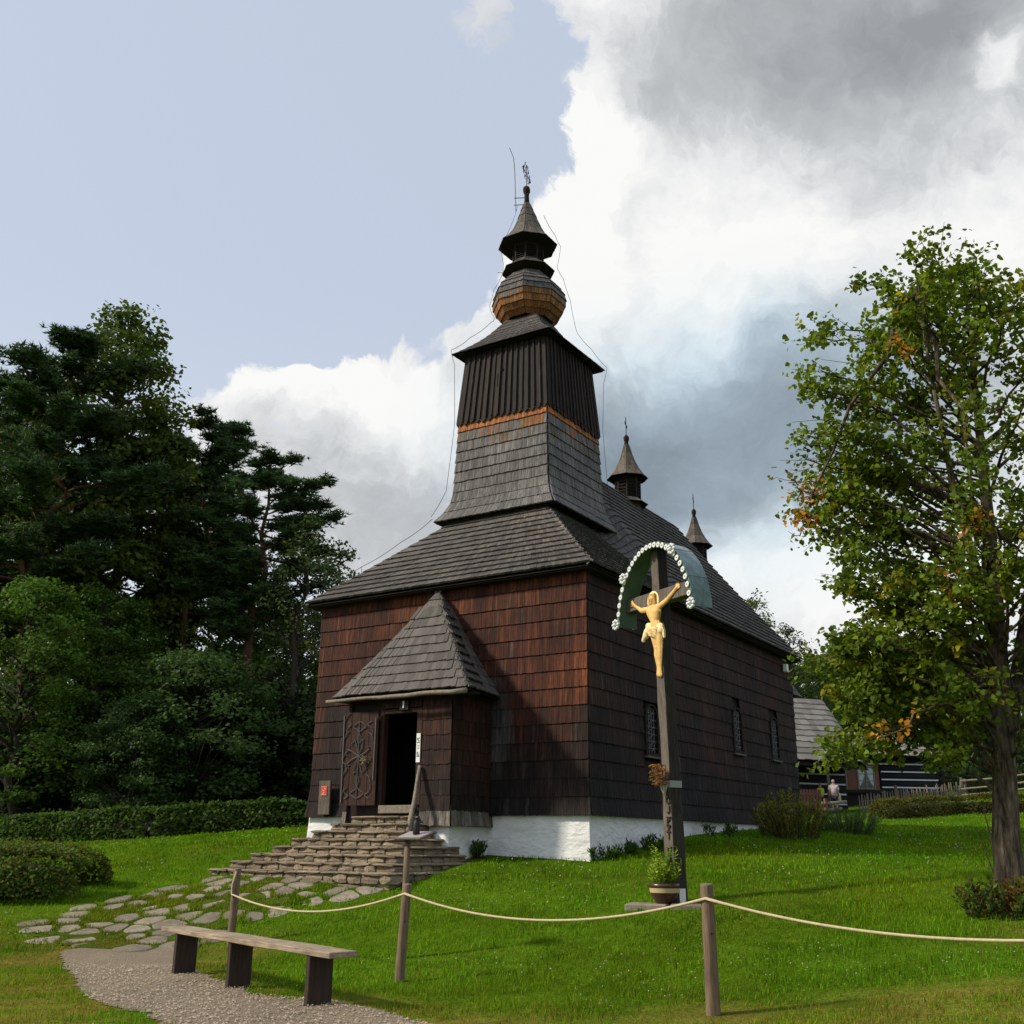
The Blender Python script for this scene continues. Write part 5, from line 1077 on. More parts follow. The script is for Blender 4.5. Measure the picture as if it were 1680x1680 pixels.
# log trough by the visitors
lt = empty('log_pile', at(1365, 1333, 57), R(15), 'two pale peeled logs lying beside the visitors', 'logs')
for z, x in ((.12, -.15), (.48, .15)):
    g = G(); g.tube([(-.75+x, .0, z-.03), (0+x, 0, z), (.75+x, 0, z+.08)], .085, 9); g.obj('log', MATS['timber_pale'], lt, True)
g = G(); g.box((-.40, -.09, -.2), (-.26, .09, .70)); g.obj('trestle', MATS['shutter_red'], lt)
def person(base, h, face, label, shirt, legs, hair, bag=None):
    o = empty('person', base, face, label, 'person'); k = h/1.72
    def skin(name, vs, es, rad, m, parent):
        me = bpy.data.meshes.new(name); me.from_pydata([tuple(c*k for c in v) for v in vs], es, []); ob = link(name, me, parent); me.materials.append(m)
        md = ob.modifiers.new('skin', 'SKIN'); md.use_smooth_shade = True
        for i, r in enumerate(rad): me.skin_vertices[0].data[i].radius = (r*k, r*k)
        me.skin_vertices[0].data[0].use_root = True; sb = ob.modifiers.new('sub', 'SUBSURF'); sb.levels = 1; sb.render_levels = 2; return ob
    V = [(0, 0, .93), (0, 0, 1.12), (0, -.01, 1.36), (0, -.01, 1.48), (0, -.03, 1.60), (0, -.02, 1.70), (.17, 0, 1.38), (.22, .02, 1.12), (.20, -.10, .90), (.19, -.14, .82), (-.17, 0, 1.38), (-.22, .02, 1.12), (-.21, -.06, .90), (-.20, -.09, .82),
         (.09, 0, .88), (.10, -.05, .50), (.10, .04, .09), (.10, -.10, .04), (-.09, 0, .88), (-.10, .02, .50), (-.10, .10, .10), (-.10, -.03, .04)]
    E_ = [(0, 1), (1, 2), (2, 3), (3, 4), (4, 5), (2, 6), (6, 7), (7, 8), (8, 9), (2, 10), (10, 11), (11, 12), (12, 13), (0, 14), (14, 15), (15, 16), (16, 17), (0, 18), (18, 19), (19, 20), (20, 21)]
    rd = [.14, .13, .13, .05, .085, .07, .06, .045, .035, .03, .06, .045, .035, .03, .095, .06, .04, .035, .095, .06, .04, .035]
    b = skin('body', V, E_, rd, MATS['skin'], o)
    skin('shirt', [(0, 0, .92), (0, 0, 1.15), (0, -.01, 1.40), (.19, 0, 1.38), (.235, .02, 1.14), (-.19, 0, 1.38), (-.235, .02, 1.14)], [(0, 1), (1, 2), (2, 3), (3, 4), (2, 5), (5, 6)], [.172, .165, .14, .08, .07, .08, .07], shirt, b)
    skin('shorts', [(0, 0, .92), (.09, 0, .84), (.10, -.035, .58), (-.09, 0, .84), (-.10, .01, .58)], [(0, 1), (1, 2), (0, 3), (3, 4)], [.165, .115, .095, .115, .095], legs, b)
    skin('hair', [(0, .02, 1.52), (0, .03, 1.63), (0, -.0, 1.72)], [(0, 1), (1, 2)], [.07, .095, .08], hair, b)
    g = G()
    for s in (-1, 1): g.box((s*.10-.045, -.16*k if s > 0 else -.10*k, 0), (s*.10+.045, .08 if s > 0 else .14, .07))
    for i in range(len(g.v)): g.v[i] = tuple(c*k for c in g.v[i])
    g.obj('shoes', MATS['cloth_dark'], b)
    if bag is not None:
        bo = empty('shoulder_bag', Vector(base)+Vector((.24, .08, .62*k)), face, 'pale cloth bag hanging at the side of the grey-shirted visitor', 'bag')
        g = G(); g.lathe([(.10, 0), (.14, .05), (.13, .3), (.09, .42)], 10, cap=True); ob = g.obj('pouch', MATS['bag'], bo, True); ob.scale = (1, .5, 1)
        g = G(); g.tube([(.06, 0, .38), (.02, 0, .62), (-.06, .0, .85)], .012, 5); g.obj('strap', MATS['bag'], bo)
person(at(1371, 1334, 58), 1.74, R(160), 'person in pale grey shirt and dark shorts walking towards the cottage', MATS['cloth_grey'], MATS['cloth_dark'], MATS['hair_grey'], True)
person(at(1349, 1334, 60), 1.62, R(215), 'person in bright lime top half hidden behind the shrub', MATS['cloth_lime'], MATS['cloth_dark'], MATS['hair_grey'])
# ================================================================ trees and shrubs
MATS['leaf_far'] = mat('leaf_far', attr=True, rough=.6, trans=.30, spec=.15, objrand=.16)
def orient(n, g, up=.5, out=None, ow=0.):
    a = g.normal(0, 1, (n, 3)); a[:, 2] = a[:, 2]*.6-.35; T = unit(a); Nn = g.normal(0, 1, (n, 3)); Nn[:, 2] += up*2
    if out is not None: Nn += out*ow
    Nn = unit(Nn-(Nn*T).sum(1, keepdims=True)*T); return T, Nn
def leaf_mesh(name, P, L, wr, cols, g, material, up=.5, out=None, ow=0.):
    T, Nn = orient(len(P), g, up, out, ow); V, lo_, sz = kites(P, Nn, T, L, L*wr); return np_mesh(name, V, lo_, sz, np.repeat(cols, 2, 0), material)
def branch_pts(a, b, bow, n=6, rr=None):
    a, b = np.array(a), np.array(b); out = []
    for k in range(n+1):
        t = k/n; p = a+(b-a)*t; p[2] += bow*4*t*(1-t)*.5
        if rr is not None and 0 < k < n: p += rr.normal(0, .02*np.linalg.norm(b-a), 3)
        out.append(p)
    return out
def hearts(P, Nn, T, L, Wd, fold):
    """rounder, heart-shaped leaves of two folded halves"""
    n = len(P); Bn = unit(np.cross(Nn, T)); L = L[:, None]; Wd = Wd[:, None]; V = np.empty((n, 6, 3)); up = Nn*Wd*fold
    V[:, 0] = P; V[:, 1] = P+T*L*.16+Bn*Wd*.80+up; V[:, 2] = P+T*L*.56+Bn*Wd*.86+up; V[:, 3] = P+T*L-Nn*L*.12; V[:, 4] = P+T*L*.56-Bn*Wd*.86+up; V[:, 5] = P+T*L*.16-Bn*Wd*.80+up
    o = np.arange(n)[:, None]*6; return V.reshape(-1, 3), np.concatenate([o+np.array([0, 3, 2, 1]), o+np.array([0, 5, 4, 3])], 1).ravel(), np.full(n*2, 4)
# ---------------------------------------------------------------- the linden at the right
def linden():
    g = np.random.RandomState(21); B = foot(1656, 1488, 9, 40); Y = B.y; B.x += .04
    prof_px = [(446, 1535), (472, 1475), (500, 1432), (560, 1420), (610, 1372), (690, 1300), (740, 1292), (800, 1302), (880, 1312), (950, 1345), (1000, 1390), (1050, 1345), (1080, 1325), (1150, 1335), (1230, 1345), (1278, 1405)]
    zs = []; rs = []
    for py, px in prof_px:
        p = at(px, py, Y); zs.append(p.z-B.z); c = at(1640, py, Y); rs.append(c.x-p.x)
    zs, rs = np.array(zs[::-1]), np.array(rs[::-1]); rad = lambda z: np.interp(z, zs, rs)
    t = empty('linden_tree', B, 0, 'large leafy linden tree with a few orange leaves at the right', 'tree')
    tg = G(); rr = np.random.RandomState(2)
    def tp(px, py, dy=0): p = at(px, py, Y+dy); return np.array(p-B)
    trunk = [np.array([.02, 0, -.3]), np.array([0, 0, .0]), tp(1652, 1380), tp(1648, 1270), tp(1640, 1130), tp(1632, 1000), tp(1622, 860), tp(1606, 700), tp(1592, 560), tp(1580, 430)]
    tg.tube(trunk, [.27, .20, .165, .148, .135, .115, .085, .055, .03, .010], 30, jit=.075, rng=random.Random(1))
    second = [tp(1646, 1230), tp(1668, 1120, .3), tp(1690, 960, .5), tp(1700, 780, .6), tp(1705, 600, .6)]; tg.tube(second, [.13, .10, .07, .045, .015], 10)
    third = [tp(1636, 1060), tp(1600, 930, -.4), tp(1560, 780, -.7), tp(1525, 600, -.8), tp(1505, 480, -.8)]; tg.tube(third, [.08, .06, .042, .026, .010], 8)
    tr = tg.obj('trunk', MATS['bark_linden'], t, True)
    def on_axis(path, z):
        for a, b in zip(path[:-1], path[1:]):
            if a[2] <= z <= b[2]: return a+(b-a)*(z-a[2])/(b[2]-a[2])
        return path[-1]
    bg_ = G(); P, C, Ls = [], [], []; CO_ = []
    targets = []
    for k in range(112):
        z = g.uniform(zs[0]+.1, zs[-1]-.35); a = g.uniform(0, 6.283)
        if z < 2.7 and math.cos(a) > -.75: z = g.uniform(2.7, zs[-1])
        f = g.uniform(.70, .92) if k % 4 else g.uniform(.35, .7); r = float(rad(z))*f
        if math.cos(a) > 0: r *= .9
        targets.append((np.array([0, 0, z])+np.array([r*math.cos(a), r*math.sin(a)*.9, 0]), None))
    for py, px in prof_px[:-1]:                                     # reach the outline on the visible side
        for q in range(3): targets.append((tp(px+g.uniform(22, 62), py+g.uniform(-18, 22), g.uniform(-.6, .6)), None))
    for px, py in ((1306, 800), (1300, 835), (1318, 850), (1312, 880), (1330, 815)): targets.append((tp(px, py, -.1), 'o'))
    for px, py in ((1468, 562), (1440, 1212), (1600, 850), (1570, 965)): targets.append((tp(px, py, -1.4), 'o1'))
    for tgt, hue in targets:
        tgt = np.array(tgt); ax0 = on_axis(trunk, tgt[2]); d = np.linalg.norm(tgt[:2]-ax0[:2]); z0 = max(.9 if tgt[2] < 3 else 1.6, tgt[2]-d*g.uniform(.25, .75)); s = on_axis(trunk if g.rand() < .6 else (second if tgt[0] > .5 and z0 > 1.8 else third if z0 > 3.2 and tgt[0] < 0 else trunk), z0)
        if tgt[2] < 2.6: s = on_axis(trunk, g.uniform(1.9, 2.9))
        pts = branch_pts(s, tgt, g.uniform(.05, .35)*d*.5, 7, g); L_ = np.linalg.norm(tgt-s)
        bg_.tube(pts, [max(.005, .008+.010*L_*(1-i/7)) for i in range(8)], 5, cap=False)
        nt2 = int(5+L_*4.5) if hue is None else 7
        for j in range(nt2):
            u = g.uniform(.40 if tgt[2] > 2.4 else .66, 1.0) if hue is None else g.uniform(.8, 1.); i = min(int(u*7), 6); p = pts[i]+(pts[i+1]-pts[i])*(u*7-i)
            out = unit(np.array([tgt[0]-s[0], tgt[1]-s[1], 0.])+1e-6); dr = unit(out*g.uniform(.1, 1)+g.normal(0, .7, 3)*np.array([1, 1, .55])); ln = g.uniform(.22, .55)*(1 if hue is None else .5); e = p+dr*ln; e[2] += .05
            bg_.tube([p, (p+e)/2+g.normal(0, .02, 3), e], [.006, .005, .003], 3, cap=False)
            nl = g.randint(13, 22) if hue is None else g.randint(4, 8); q = p+(e-p)*g.uniform(.25, 1.08, nl)[:, None]+g.normal(0, .055, (nl, 3)); tone = g.uniform(.75, 1.25); warm = g.rand() < .10
            c = np.array([.104, .158, .016])*tone*g.uniform(.65, 1.4, (nl, 1))
            if warm: c = c*np.array([1.55, 1.05, .9])
            if g.rand() < .3: c = c*np.array([1.25, 1.12, .8])
            if hue: c = np.array([.44, .20, .022])*g.uniform(.7, 1.3, (nl, 1))
            P.append(q); C.append(c); Ls.append(g.uniform(.052, .098, nl)*(1 if hue is None else .85)); CO_.append(np.tile(out, (nl, 1)))
    for k in range(14):                                             # a few bare twigs
        z = g.uniform(4, 8); a = g.uniform(2, 4.4); r = rad(z); p = np.array([r*.8*math.cos(a), r*.8*math.sin(a), z]); bg_.tube(branch_pts(on_axis(trunk, z-.6), p, .1, 6, g), [.02, .016, .012, .009, .007, .005, .003], 4, cap=False)
    bg_.obj('branches', MATS['bark_linden'], t, True)
    P, C, Ls = np.concatenate(P), np.concatenate(C), np.concatenate(Ls)
    T, Nn = orient(len(P), g, .55, np.concatenate(CO_), .5); V, lo_, sz = hearts(P, Nn, T, Ls, Ls*.50, .22)
    link('crown', np_mesh('crown', V, lo_, sz, np.repeat(C, 2, 0), MATS['leaf']), t)['kind'] = 'stuff'
    return B
LB = linden()
# ---------------------------------------------------------------- tree kinds for the woods
def leafy_kind(seed, H, Rr, crown0, ncl, per, size, col, warm=.0, narrow=0.):
    g = np.random.RandomState(seed); tg = G(); tg.tube(branch_pts((0, 0, -.5), (g.normal(0, .3), g.normal(0, .3), H*.93), 0, 7, g), [H*.017*(1-k/8)+.02 for k in range(8)], 8, cap=False)
    P, C, O, Ls = [], [], [], []
    for k in range(ncl):
        t = g.rand()**.8; z = crown0+(H-crown0)*t; pr_ = math.sin(math.pi*(t*.86+.10))**.7*(1-.25*t*narrow); a = g.uniform(0, 6.283); rr = Rr*pr_*(1+.18*math.sin(3*a+seed)+.12*math.sin(5*a+z))*g.uniform(.45, 1.0)**.6
        c = np.array([rr*math.cos(a), rr*math.sin(a), z+g.normal(0, .2)])
        if k % 2 == 0: tg.tube(branch_pts((0, 0, max(crown0*.7, z-rr*.7)), c, .2, 4, g), [.03+.014*rr, .03+.010*rr, .03, .02, .01], 4, cap=False)
        cs_ = Rr*g.uniform(.13, .24); n = int(per*g.uniform(.6, 1.4)); q = g.normal(0, 1, (n, 3)); q = q/(np.linalg.norm(q, axis=1)[:, None])*g.rand(n, 1)**.45*np.array([1.15, 1.15, .62])*cs_
        P.append(c+q); tone = g.uniform(.7, 1.3); w = np.array([1.4, 1.1, .9]) if g.rand() < warm else np.ones(3); C.append(np.array(col)*tone*w*g.uniform(.6, 1.45, (n, 1))); O.append(unit(q+np.array([math.cos(a), math.sin(a), .4])*cs_*.5)); Ls.append(size*g.uniform(.6, 1.35, n))
    P, C, O, Ls = map(np.concatenate, (P, C, O, Ls))
    return tg.mesh('trunk', MATS['bark_dark'], True), leaf_mesh('crown', P, Ls, .42, C, g, MATS['leaf_far'], .4, O, 1.2)
def pine_kind(seed, H, Rr, crown0):
    g = np.random.RandomState(seed); tg = G(); tr_ = branch_pts((0, 0, -.5), (g.normal(0, .5), g.normal(0, .5), H*.97), 0, 9, g); tg.tube(tr_, [H*.0135*(1-k/9.6)+.02 for k in range(10)], 9, cap=False)
    def ax(z): i = min(int(z/H/.97*9), 8); return tr_[i]+(tr_[i+1]-tr_[i])*np.clip((z-tr_[i][2])/(tr_[i+1][2]-tr_[i][2]), 0, 1)
    P, C = [], []; z = crown0
    while z < H:
        t = (z-crown0)/(H-crown0)
        for b in range(g.randint(2, 4)):
            a = g.uniform(0, 6.283); r = Rr*(.35+.75*math.sin(math.pi*min(1, t*.72+.20)))*g.uniform(.45, 1.05)*(1 if t < .86 else .6); s = ax(z); e = s+np.array([r*math.cos(a), r*math.sin(a), r*g.uniform(.0, .45)]); bp = branch_pts(s, e, -.05*r, 5, g); tg.tube(bp, [.03+.012*r*(1-k/5) for k in range(6)], 4, cap=False)
            for j in range(int(7+r*7)):
                u = g.uniform(.35, 1.); i = min(int(u*5), 4); p = bp[i]+(bp[i+1]-bp[i])*(u*5-i); n = g.randint(4, 9); q = p+g.normal(0, 1, (n, 3))*np.array([.26, .26, .11])*(.7+.12*r); P.append(q); C.append(np.tile(np.array([.042, .080, .026])*g.uniform(.6, 1.6), (n, 1))*g.uniform(.8, 1.2, (n, 1)))
        z += g.uniform(.16, .34)*H/14
    P, C = np.concatenate(P), np.concatenate(C); n = len(P); m = 9                  # every tuft is a burst of needles
    d = g.normal(0, 1, (n, m, 3)); d[:, :, 2] = np.abs(d[:, :, 2])*.9-.15; d = unit(d); s = unit(np.cross(d, g.normal(0, 1, (n, m, 3)))); L_ = g.uniform(.20, .36, (n, m, 1)); w = .034
    V = np.stack([P[:, None]-s*w, P[:, None]+s*w, P[:, None]+d*L_], 2).reshape(-1, 3); return tg.mesh('trunk', MATS['bark_pine'], True), np_mesh('crown', V, np.arange(len(V)), np.full(n*m, 3), np.repeat(C, m, 0), MATS['needle'])
KIND = {'maple': leafy_kind(3, 16, 4.4, 2.2, 190, 92, .21, (.060, .118, .016), .05), 'ash': leafy_kind(8, 20, 3.9, 4.5, 230, 84, .19, (.062, .096, .014), .12, 1.), 'willow': leafy_kind(14, 9, 3.9, .6, 170, 90, .17, (.052, .098, .028)),
        'birch': leafy_kind(19, 14, 2.6, 2.5, 150, 30, .17, (.075, .105, .035), .0, 1.), 'shrub': leafy_kind(26, 4.2, 2.6, .1, 120, 62, .17, (.022, .045, .010)), 'pine': pine_kind(5, 22, 4.3, 8.5), 'pine2': pine_kind(9, 22, 3.8, 10.5)}
KH = {'maple': 16, 'ash': 20, 'willow': 9, 'birch': 14, 'shrub': 4.2, 'pine': 22, 'pine2': 22}
trng = random.Random(31)
def tree(kind, name, base, H, label, cat='tree', group=None, wide=1., rz=None):
    o = empty(name, base, trng.uniform(0, 6.28) if rz is None else rz, label, cat, group); k = H/KH[kind]; o.scale = (k*wide, k*wide, k)
    link('trunk', KIND[kind][0], o); c = link('crown', KIND[kind][1], o); c['kind'] = 'stuff'; return o
def tree_px(kind, name, px, top, Y, label, wide=1., rz=None, **kw):
    p = at(px, top, Y); z = gz1(p.x, Y); return tree(kind, name, (p.x, Y, z-.1), p.z-z+.1, label, wide=wide, rz=rz, **kw)
WOOD = 'trees of the wood left of the church'
for kind, name, px, top, Y, wide, lab in (
    ('pine', 'pine_tree', 118, 562, 46, 1.15, 'broad dark pine second from the left edge, beside the tallest tree'), ('ash', 'broadleaf_tree', 215, 528, 49, 1.05, 'tallest tree of the left wood with yellowish top leaves'),
    ('pine2', 'pine_tree', 352, 684, 52, 1.05, 'slender pine with bare reddish trunk right of the tallest tree'), ('pine2', 'pine_tree', 448, 748, 47, 1.25, 'pine nearest the church, its branch pointing at the tower'),
    ('pine', 'pine_tree', 10, 648, 52, 1.05, 'dark pine cut off by the left edge of the view'), ('pine', 'pine_tree', 262, 720, 57, 1.1, 'pine half hidden behind the tallest broadleaf tree'), ('maple', 'broadleaf_tree', 60, 962, 41, 1.25, 'bright green maple low in front of the pines at far left'),
    ('maple', 'broadleaf_tree', 178, 972, 44, 1.05, 'rounded green maple below the tallest tree'), ('willow', 'willow_tree', 330, 1078, 42, 1.35, 'round bushy willow right above the long hedge'), ('willow', 'willow_tree', 232, 1150, 40, 1.1, 'low grey-green willow bush left of the round one'),
    ('birch', 'birch_tree', 505, 872, 45, 1.1, 'light green feathery tree touching the church eave'), ('maple', 'broadleaf_tree', 440, 1000, 50, 1.1, 'dark maple behind the willow beside the church wall'), ('birch', 'birch_tree', 560, 902, 52, 1.0, 'thin pale birch top showing above the left church roof'),
    ('maple', 'broadleaf_tree', 300, 930, 55, 1.15, 'dark maple filling the wood under the slender pine'), ('ash', 'broadleaf_tree', 380, 860, 58, 1.1, 'shadowy ash between the two right-hand pines'), ('ash', 'broadleaf_tree', 90, 800, 57, 1.2, 'shadowy ash behind the broad dark pine'), ('maple', 'broadleaf_tree', 500, 1010, 55, 1.2, 'dark maple deepest behind the church corner')):
    tree_px(kind, name, px, top, Y, lab, wide, group=WOOD)
for i, (x, y, h, k) in enumerate(((-29, 33, 11, 'maple'), (-36, 40, 12, 'ash'), (-42, 50, 15, 'pine'))):
    tree(k, 'broadleaf_tree' if 'pine' not in k else 'pine_tree', (x, y, gz1(x, y)-.1), h, ('woodland tree standing outside the left edge of the view, %s in that row' % ('first', 'second', 'third', 'fourth', 'fifth', 'sixth')[i]), group=WOOD)
where = ['at the left edge', 'second from the left edge', 'third from the left edge', 'fourth from the left edge', 'below the tallest tree', 'sixth from the left edge', 'under the slender pine', 'left of the church corner', 'nearest the church corner', 'behind the church corner']
for i in range(10):
    px = -20+i*62; Y = 45.5+(i % 3)*1.6; p = at(px, 1200, Y); tree('shrub', 'understory_shrub', (p.x, Y, gz1(p.x, Y)-.2), trng.uniform(4.5, 6.2), 'dark shrub under the wood behind the long hedge, '+where[i], 'shrub', 'dark shrubs behind the long hedge', 1.15)
RW = 'trees on the hillside right of the church'
for kind, name, px, top, Y, wide, lab in (
    ('birch', 'birch_tree', 1232, 982, 78, 1.1, 'pale birch rising just right of the church roof'), ('birch', 'birch_tree', 1292, 1030, 80, 1.1, 'pale birch right of the taller one by the church roof'), ('maple', 'broadleaf_tree', 1262, 1075, 88, 1.1, 'dark tree below the two birches by the church wall'),
    ('maple', 'broadleaf_tree', 1330, 1085, 84, 1.1, 'dark rounded tree over the cottage roof, nearest the church'), ('pine', 'pine_tree', 1385, 1042, 92, .9, 'dark conifer tallest above the cottage'), ('pine2', 'pine_tree', 1440, 1075, 90, .9, 'dark conifer right of the tallest one above the cottage'), ('maple', 'broadleaf_tree', 1490, 1110, 94, 1.2, 'dark tree seen through the linden crown'),
    ('ash', 'broadleaf_tree', 1560, 1080, 98, 1.1, 'dark ash behind the linden crown'), ('maple', 'broadleaf_tree', 1630, 1100, 92, 1.2, 'dark tree behind the linden trunk'), ('maple', 'broadleaf_tree', 1700, 1060, 96, 1.2, 'dark tree at the right edge behind the linden'), ('pine', 'pine_tree', 1530, 1060, 106, 1., 'far dark pine behind the linden crown'), ('maple', 'broadleaf_tree', 1190, 1100, 96, 1.1, 'dark tree hidden behind the nave end')):
    tree_px(kind, name, px, top, Y, lab, wide, group=RW)
for i, (px, top, Y) in enumerate(((1575, 1232, 74), (1625, 1240, 72), (1680, 1225, 76), (1590, 1262, 69), (1540, 1200, 84))):
    tree_px('shrub', 'hillside_shrub', px, top, Y, 'green shrub on the slope right of the cottage, %s' % ('behind the rail fence start', 'left of the linden trunk', 'right of the linden trunk', 'lowest beside the cottage corner', 'highest above the cottage corner')[i], 1.2, cat='shrub', group='shrubs beside the cottage')
# distant wood that closes the view, one mass
g = np.random.RandomState(44); P, C, O = [], [], []
for k in range(260):
    a = R(g.uniform(-62, 62)); rr = g.uniform(118, 150); x, y = rr*math.sin(a), rr*math.cos(a); h = g.uniform(11, 19)*(1.0 if a < .05 else .8); z0 = gz1(x, y); n = 150; t = g.rand(n)**.7; w = g.uniform(0, 6.283, n); r = 4.2*np.sin(np.pi*(t*.8+.15))**.8*g.uniform(.7, 1.1, n)
    P.append(np.stack([x+r*np.cos(w), y+r*np.sin(w), z0+h*t], 1)); C.append(np.array([.026, .048, .016])*g.uniform(.6, 1.3)*g.uniform(.7, 1.3, (n, 1))); O.append(np.stack([np.cos(w), np.sin(w), .3+0*w], 1))
P, C, O = map(np.concatenate, (P, C, O)); tag(link('distant_wood', leaf_mesh('distant_wood', P, g.uniform(.9, 1.7, len(P)), .5, C, g, MATS['leaf_far'], .3, O, 1.5)), 'dark far wood along the horizon', 'wood', kind='stuff')
# ---------------------------------------------------------------- hedges and garden plants
def hedge(name, pts, wdt, hgt, n, size, cols, label, seed, round_=.5, cat='hedge'):
    """clipped hedge along pts; leaves cover a rounded box over a dark twiggy core"""
    g = np.random.RandomState(seed); pts = [np.array(p) for p in pts]; seg = [np.linalg.norm((b-a)[:2]) for a, b in zip(pts[:-1], pts[1:])]; cum = np.concatenate([[0], np.cumsum(seg)]); Lh = cum[-1]
    o = empty(name, tuple(pts[0]), 0, label, cat); s = g.uniform(0, Lh, n); i = np.clip(np.searchsorted(cum, s)-1, 0, len(seg)-1); A = np.array(pts)[i]; Bq = np.array(pts)[i+1]; t = (s-cum[i])/np.array(seg)[i]; c = A+(Bq-A)*t[:, None]; d = unit((Bq-A)*np.array([1, 1, 0])); sd = np.stack([d[:, 1], -d[:, 0], 0*s], 1)
    w = g.uniform(0, math.pi, n); e = 1/round_; cx = np.sign(np.cos(w))*np.abs(np.cos(w))**.45; cz = np.sin(w)**.45; nz = vnoise(s, w*1.5, 2.4, seed)
    endf = np.clip(np.minimum(s, Lh-s)/(wdt*.55), 0, 1)**.4; k = (1+.10*nz+g.normal(0, .05, n)+.06*np.abs(g.normal(0, 1, n)))*(.55+.45*endf)
    P = c+sd*(cx*wdt/2*k)[:, None]+np.stack([0*s, 0*s, cz*hgt*k], 1)-pts[0]; zfrac = g.rand(n); P[:, 2] = np.where(np.abs(cx) > .8, P[:, 2]*zfrac**.6, P[:, 2])
    O = unit(sd*cx[:, None]+np.stack([0*s, 0*s, cz*1.1], 1)); colr = np.array(cols)[g.randint(0, len(cols), n)]*g.uniform(.6, 1.45, (n, 1))*(1+.25*vnoise(s, w, 3, seed+1))[:, None]
    link('foliage', leaf_mesh('foliage', P, size*g.uniform(.6, 1.4, n), .42, colr, g, MATS['leaf'], .2, O, 1.6), o)['kind'] = 'stuff'
    cg = G(); m = max(5, int(Lh/.7))
    V = []
    for q in range(1, m):
        ss = Lh*q/m; j = min(np.searchsorted(cum, ss, side='right')-1, len(seg)-1); cc = pts[j]+(pts[j+1]-pts[j])*((ss-cum[j])/seg[j])-pts[0]; dd = unit((pts[j+1]-pts[j])*np.array([1, 1, 0])); s2 = np.array([dd[1], -dd[0], 0]); f = .62 if 1 < q < m-1 else .45
        for u, v in ((-.5, -.2), (-.5, .75), (-.25, .95), (.25, .95), (.5, .75), (.5, -.2)): V.append(cc+s2*u*wdt*f+np.array([0, 0, v*hgt*(f+.08)]))
    cg.add(V, [(6*q+a, 6*q+a+1, 6*q+7+a, 6*q+6+a) for q in range(m-2) for a in range(5)]+[(5, 4, 3, 2, 1, 0), tuple(6*(m-2)+a for a in range(6))]); cg.obj('twigs', MATS['core_dark'], o)
    return o
h0, h1, h2, h3 = foot(-260, 1396, 30), foot(0, 1386, 30), foot(260, 1374, 30), foot(520, 1362, 30)
hedge('hedge', [h0, h1, h2, h3], 1.3, .72, 24000, .10, [(.040, .080, .012), (.052, .092, .014)], 'long low clipped hedge in front of the dark left wood', 5)
b0, b1 = foot(-330, 1462), foot(150, 1468); hedge('clipped_bush', [b0, tuple(Vector(b0).lerp(b1, .5)), b1], 1.7, .74, 32000, .055, [(.055, .105, .016), (.068, .115, .018), (.13, .12, .024)], 'rounded end of a clipped hedge in the left foreground', 6, .7)
hedge('low_hedge', [foot(1440, 1345, 25), foot(1560, 1336, 25), foot(1760, 1330, 25)], 1.1, .75, 12000, .09, [(.09, .095, .015), (.07, .09, .015), (.12, .085, .018)], 'low yellowish hedge between the lawn and the picket fence', 7)
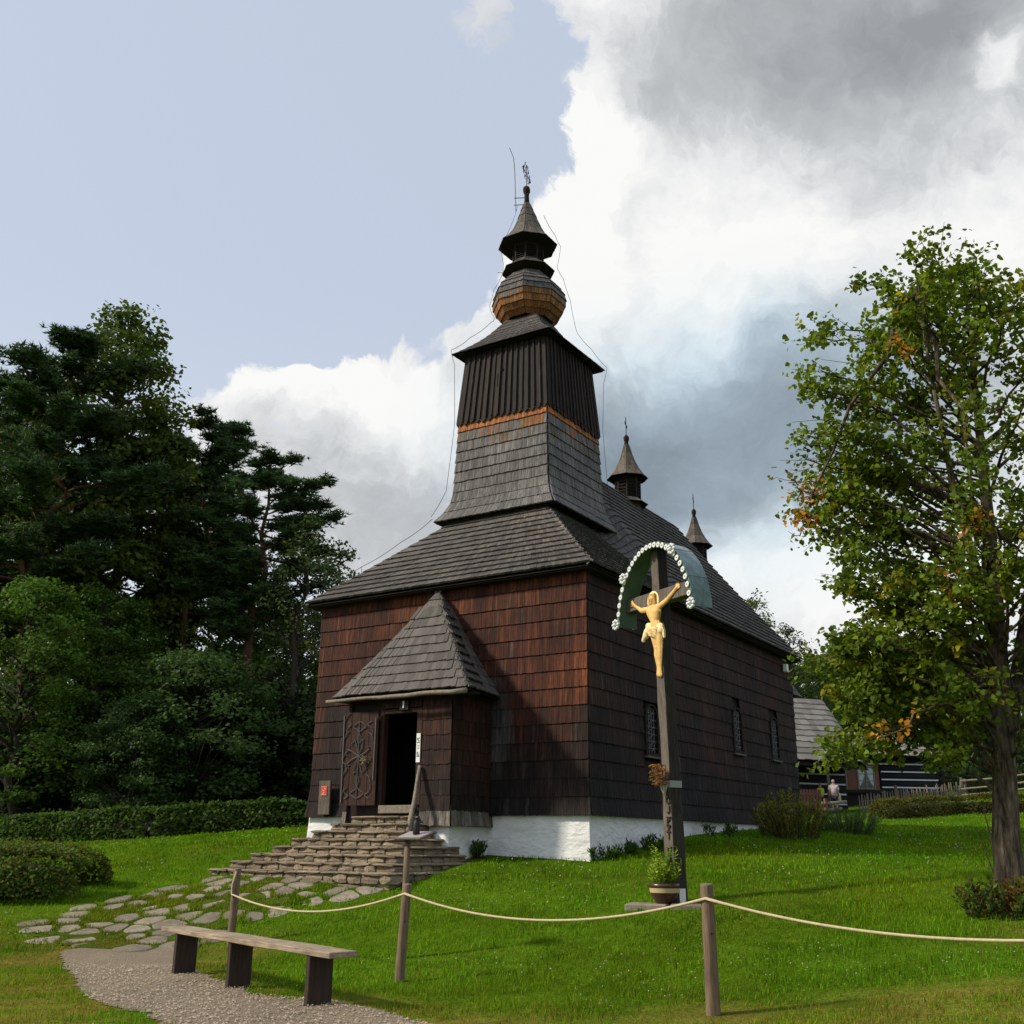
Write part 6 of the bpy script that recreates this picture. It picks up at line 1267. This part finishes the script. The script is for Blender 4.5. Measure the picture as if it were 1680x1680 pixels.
def plant(name, base, Rr, H, n, size, cols, label, seed, up=.0, cat='shrub', wr=.3, group=None):
    """many-stemmed plant with upright shoots"""
    g = np.random.RandomState(seed); o = empty(name, base, 0, label, cat, group); sg = G(); P, C, T_ = [], [], []; ns = max(6, n//40)
    for k in range(ns):
        a = g.uniform(0, 6.283); r = Rr*math.sqrt(g.rand()); hh = H*(1-.45*(r/Rr)**2)*g.uniform(.75, 1.1); b = np.array([r*.7*math.cos(a), r*.7*math.sin(a), -.05]); e = np.array([r*math.cos(a)*1.15, r*math.sin(a)*1.15, hh]); sg.tube([b, (b+e)/2+g.normal(0, .02, 3), e], [.008, .006, .003], 3, cap=False)
        m = n//ns; t = g.rand(m)**.7; P.append(b+(e-b)*t[:, None]+g.normal(0, size*.35, (m, 3))); C.append(np.array(cols[g.randint(len(cols))])*g.uniform(.6, 1.45, (m, 1))*(.8+.5*t[:, None])); d = g.normal(0, 1, (m, 3))*.8; d[:, 2] = np.abs(d[:, 2])*.6+up; T_.append(unit(d))
    P, C, T_ = map(np.concatenate, (P, C, T_)); Nn = g.normal(0, 1, (len(P), 3)); Nn[:, 2] += .8; Nn = unit(Nn-(Nn*T_).sum(1, keepdims=True)*T_); L_ = size*g.uniform(.6, 1.4, len(P)); V, lo_, sz = kites(P, Nn, T_, L_, L_*wr)
    link('foliage', np_mesh('foliage', V, lo_, sz, np.repeat(C, 2, 0), MATS['leaf']), o)['kind'] = 'stuff'; st_ = sg.obj('stems', MATS['bark_dark'], o); st_['kind'] = 'stuff'; return o
plant('barberry_shrub', foot(1300, 1376, 12), 1.25*.62, 1.02, 4200, .06, [(.07, .10, .018), (.13, .13, .022), (.17, .14, .025)], 'upright yellow-green shrub at the far church corner', 3, .8)
plant('lavender_bush', foot(1390, 1366, 12), 1.25*.62, .62, 4500, .06, [(.085, .14, .06), (.07, .12, .035)], 'low grey-green bushy plant beside the corner shrub', 4, 1., wr=.14)
for i, (px, py, r, h) in enumerate(((985, 1411, .30, .20), (1062, 1394, .36, .24), (1030, 1402, .22, .16), (775, 1408, .22, .30), (1185, 1372, .4, .25))):
    plant('weed_tuft', foot(px, py, 12), r, h, 330, .09, [(.03, .06, .012), (.04, .085, .014)], 'weeds at the whitewashed base, %s' % ('right of the front corner', 'largest clump behind the cross', 'between the corner and the cross', 'beside the stair end', 'right of the cross post')[i], 10+i, .9, 'weeds', .16, 'weed tufts along the church base')
plant('linden_sucker', foot(1632, 1506, 8), .42, .42, 900, .062, [(.055, .085, .014), (.075, .095, .018), (.04, .06, .012), (.10, .05, .015)], 'leafy suckers and weeds left of the linden trunk', 21, .25, 'plant', .34)
plant('linden_sucker', foot(1690, 1500, 8), .40, .40, 800, .068, [(.06, .095, .014), (.13, .045, .025), (.04, .07, .012), (.035, .055, .012), (.12, .10, .02)], 'reddish and green suckers at the linden foot by the right edge', 22, .25, 'plant', .38)
g = G(); b = foot(1645, 1455, 8); g.tube([b, b+Vector((-.06, 0, .5)), b+Vector((-.14, 0, 1.1))], [.016, .012, .006], 5); g.tube([b+Vector((-.06, 0, 0)), b+Vector((-.20, 0, .55)), b+Vector((-.24, .02, .75))], [.010, .008, .004], 5); tag(g.obj('dry_stem', MATS['bark_dark'], None), 'thin dark bare shoots rising beside the linden trunk', 'shoots')
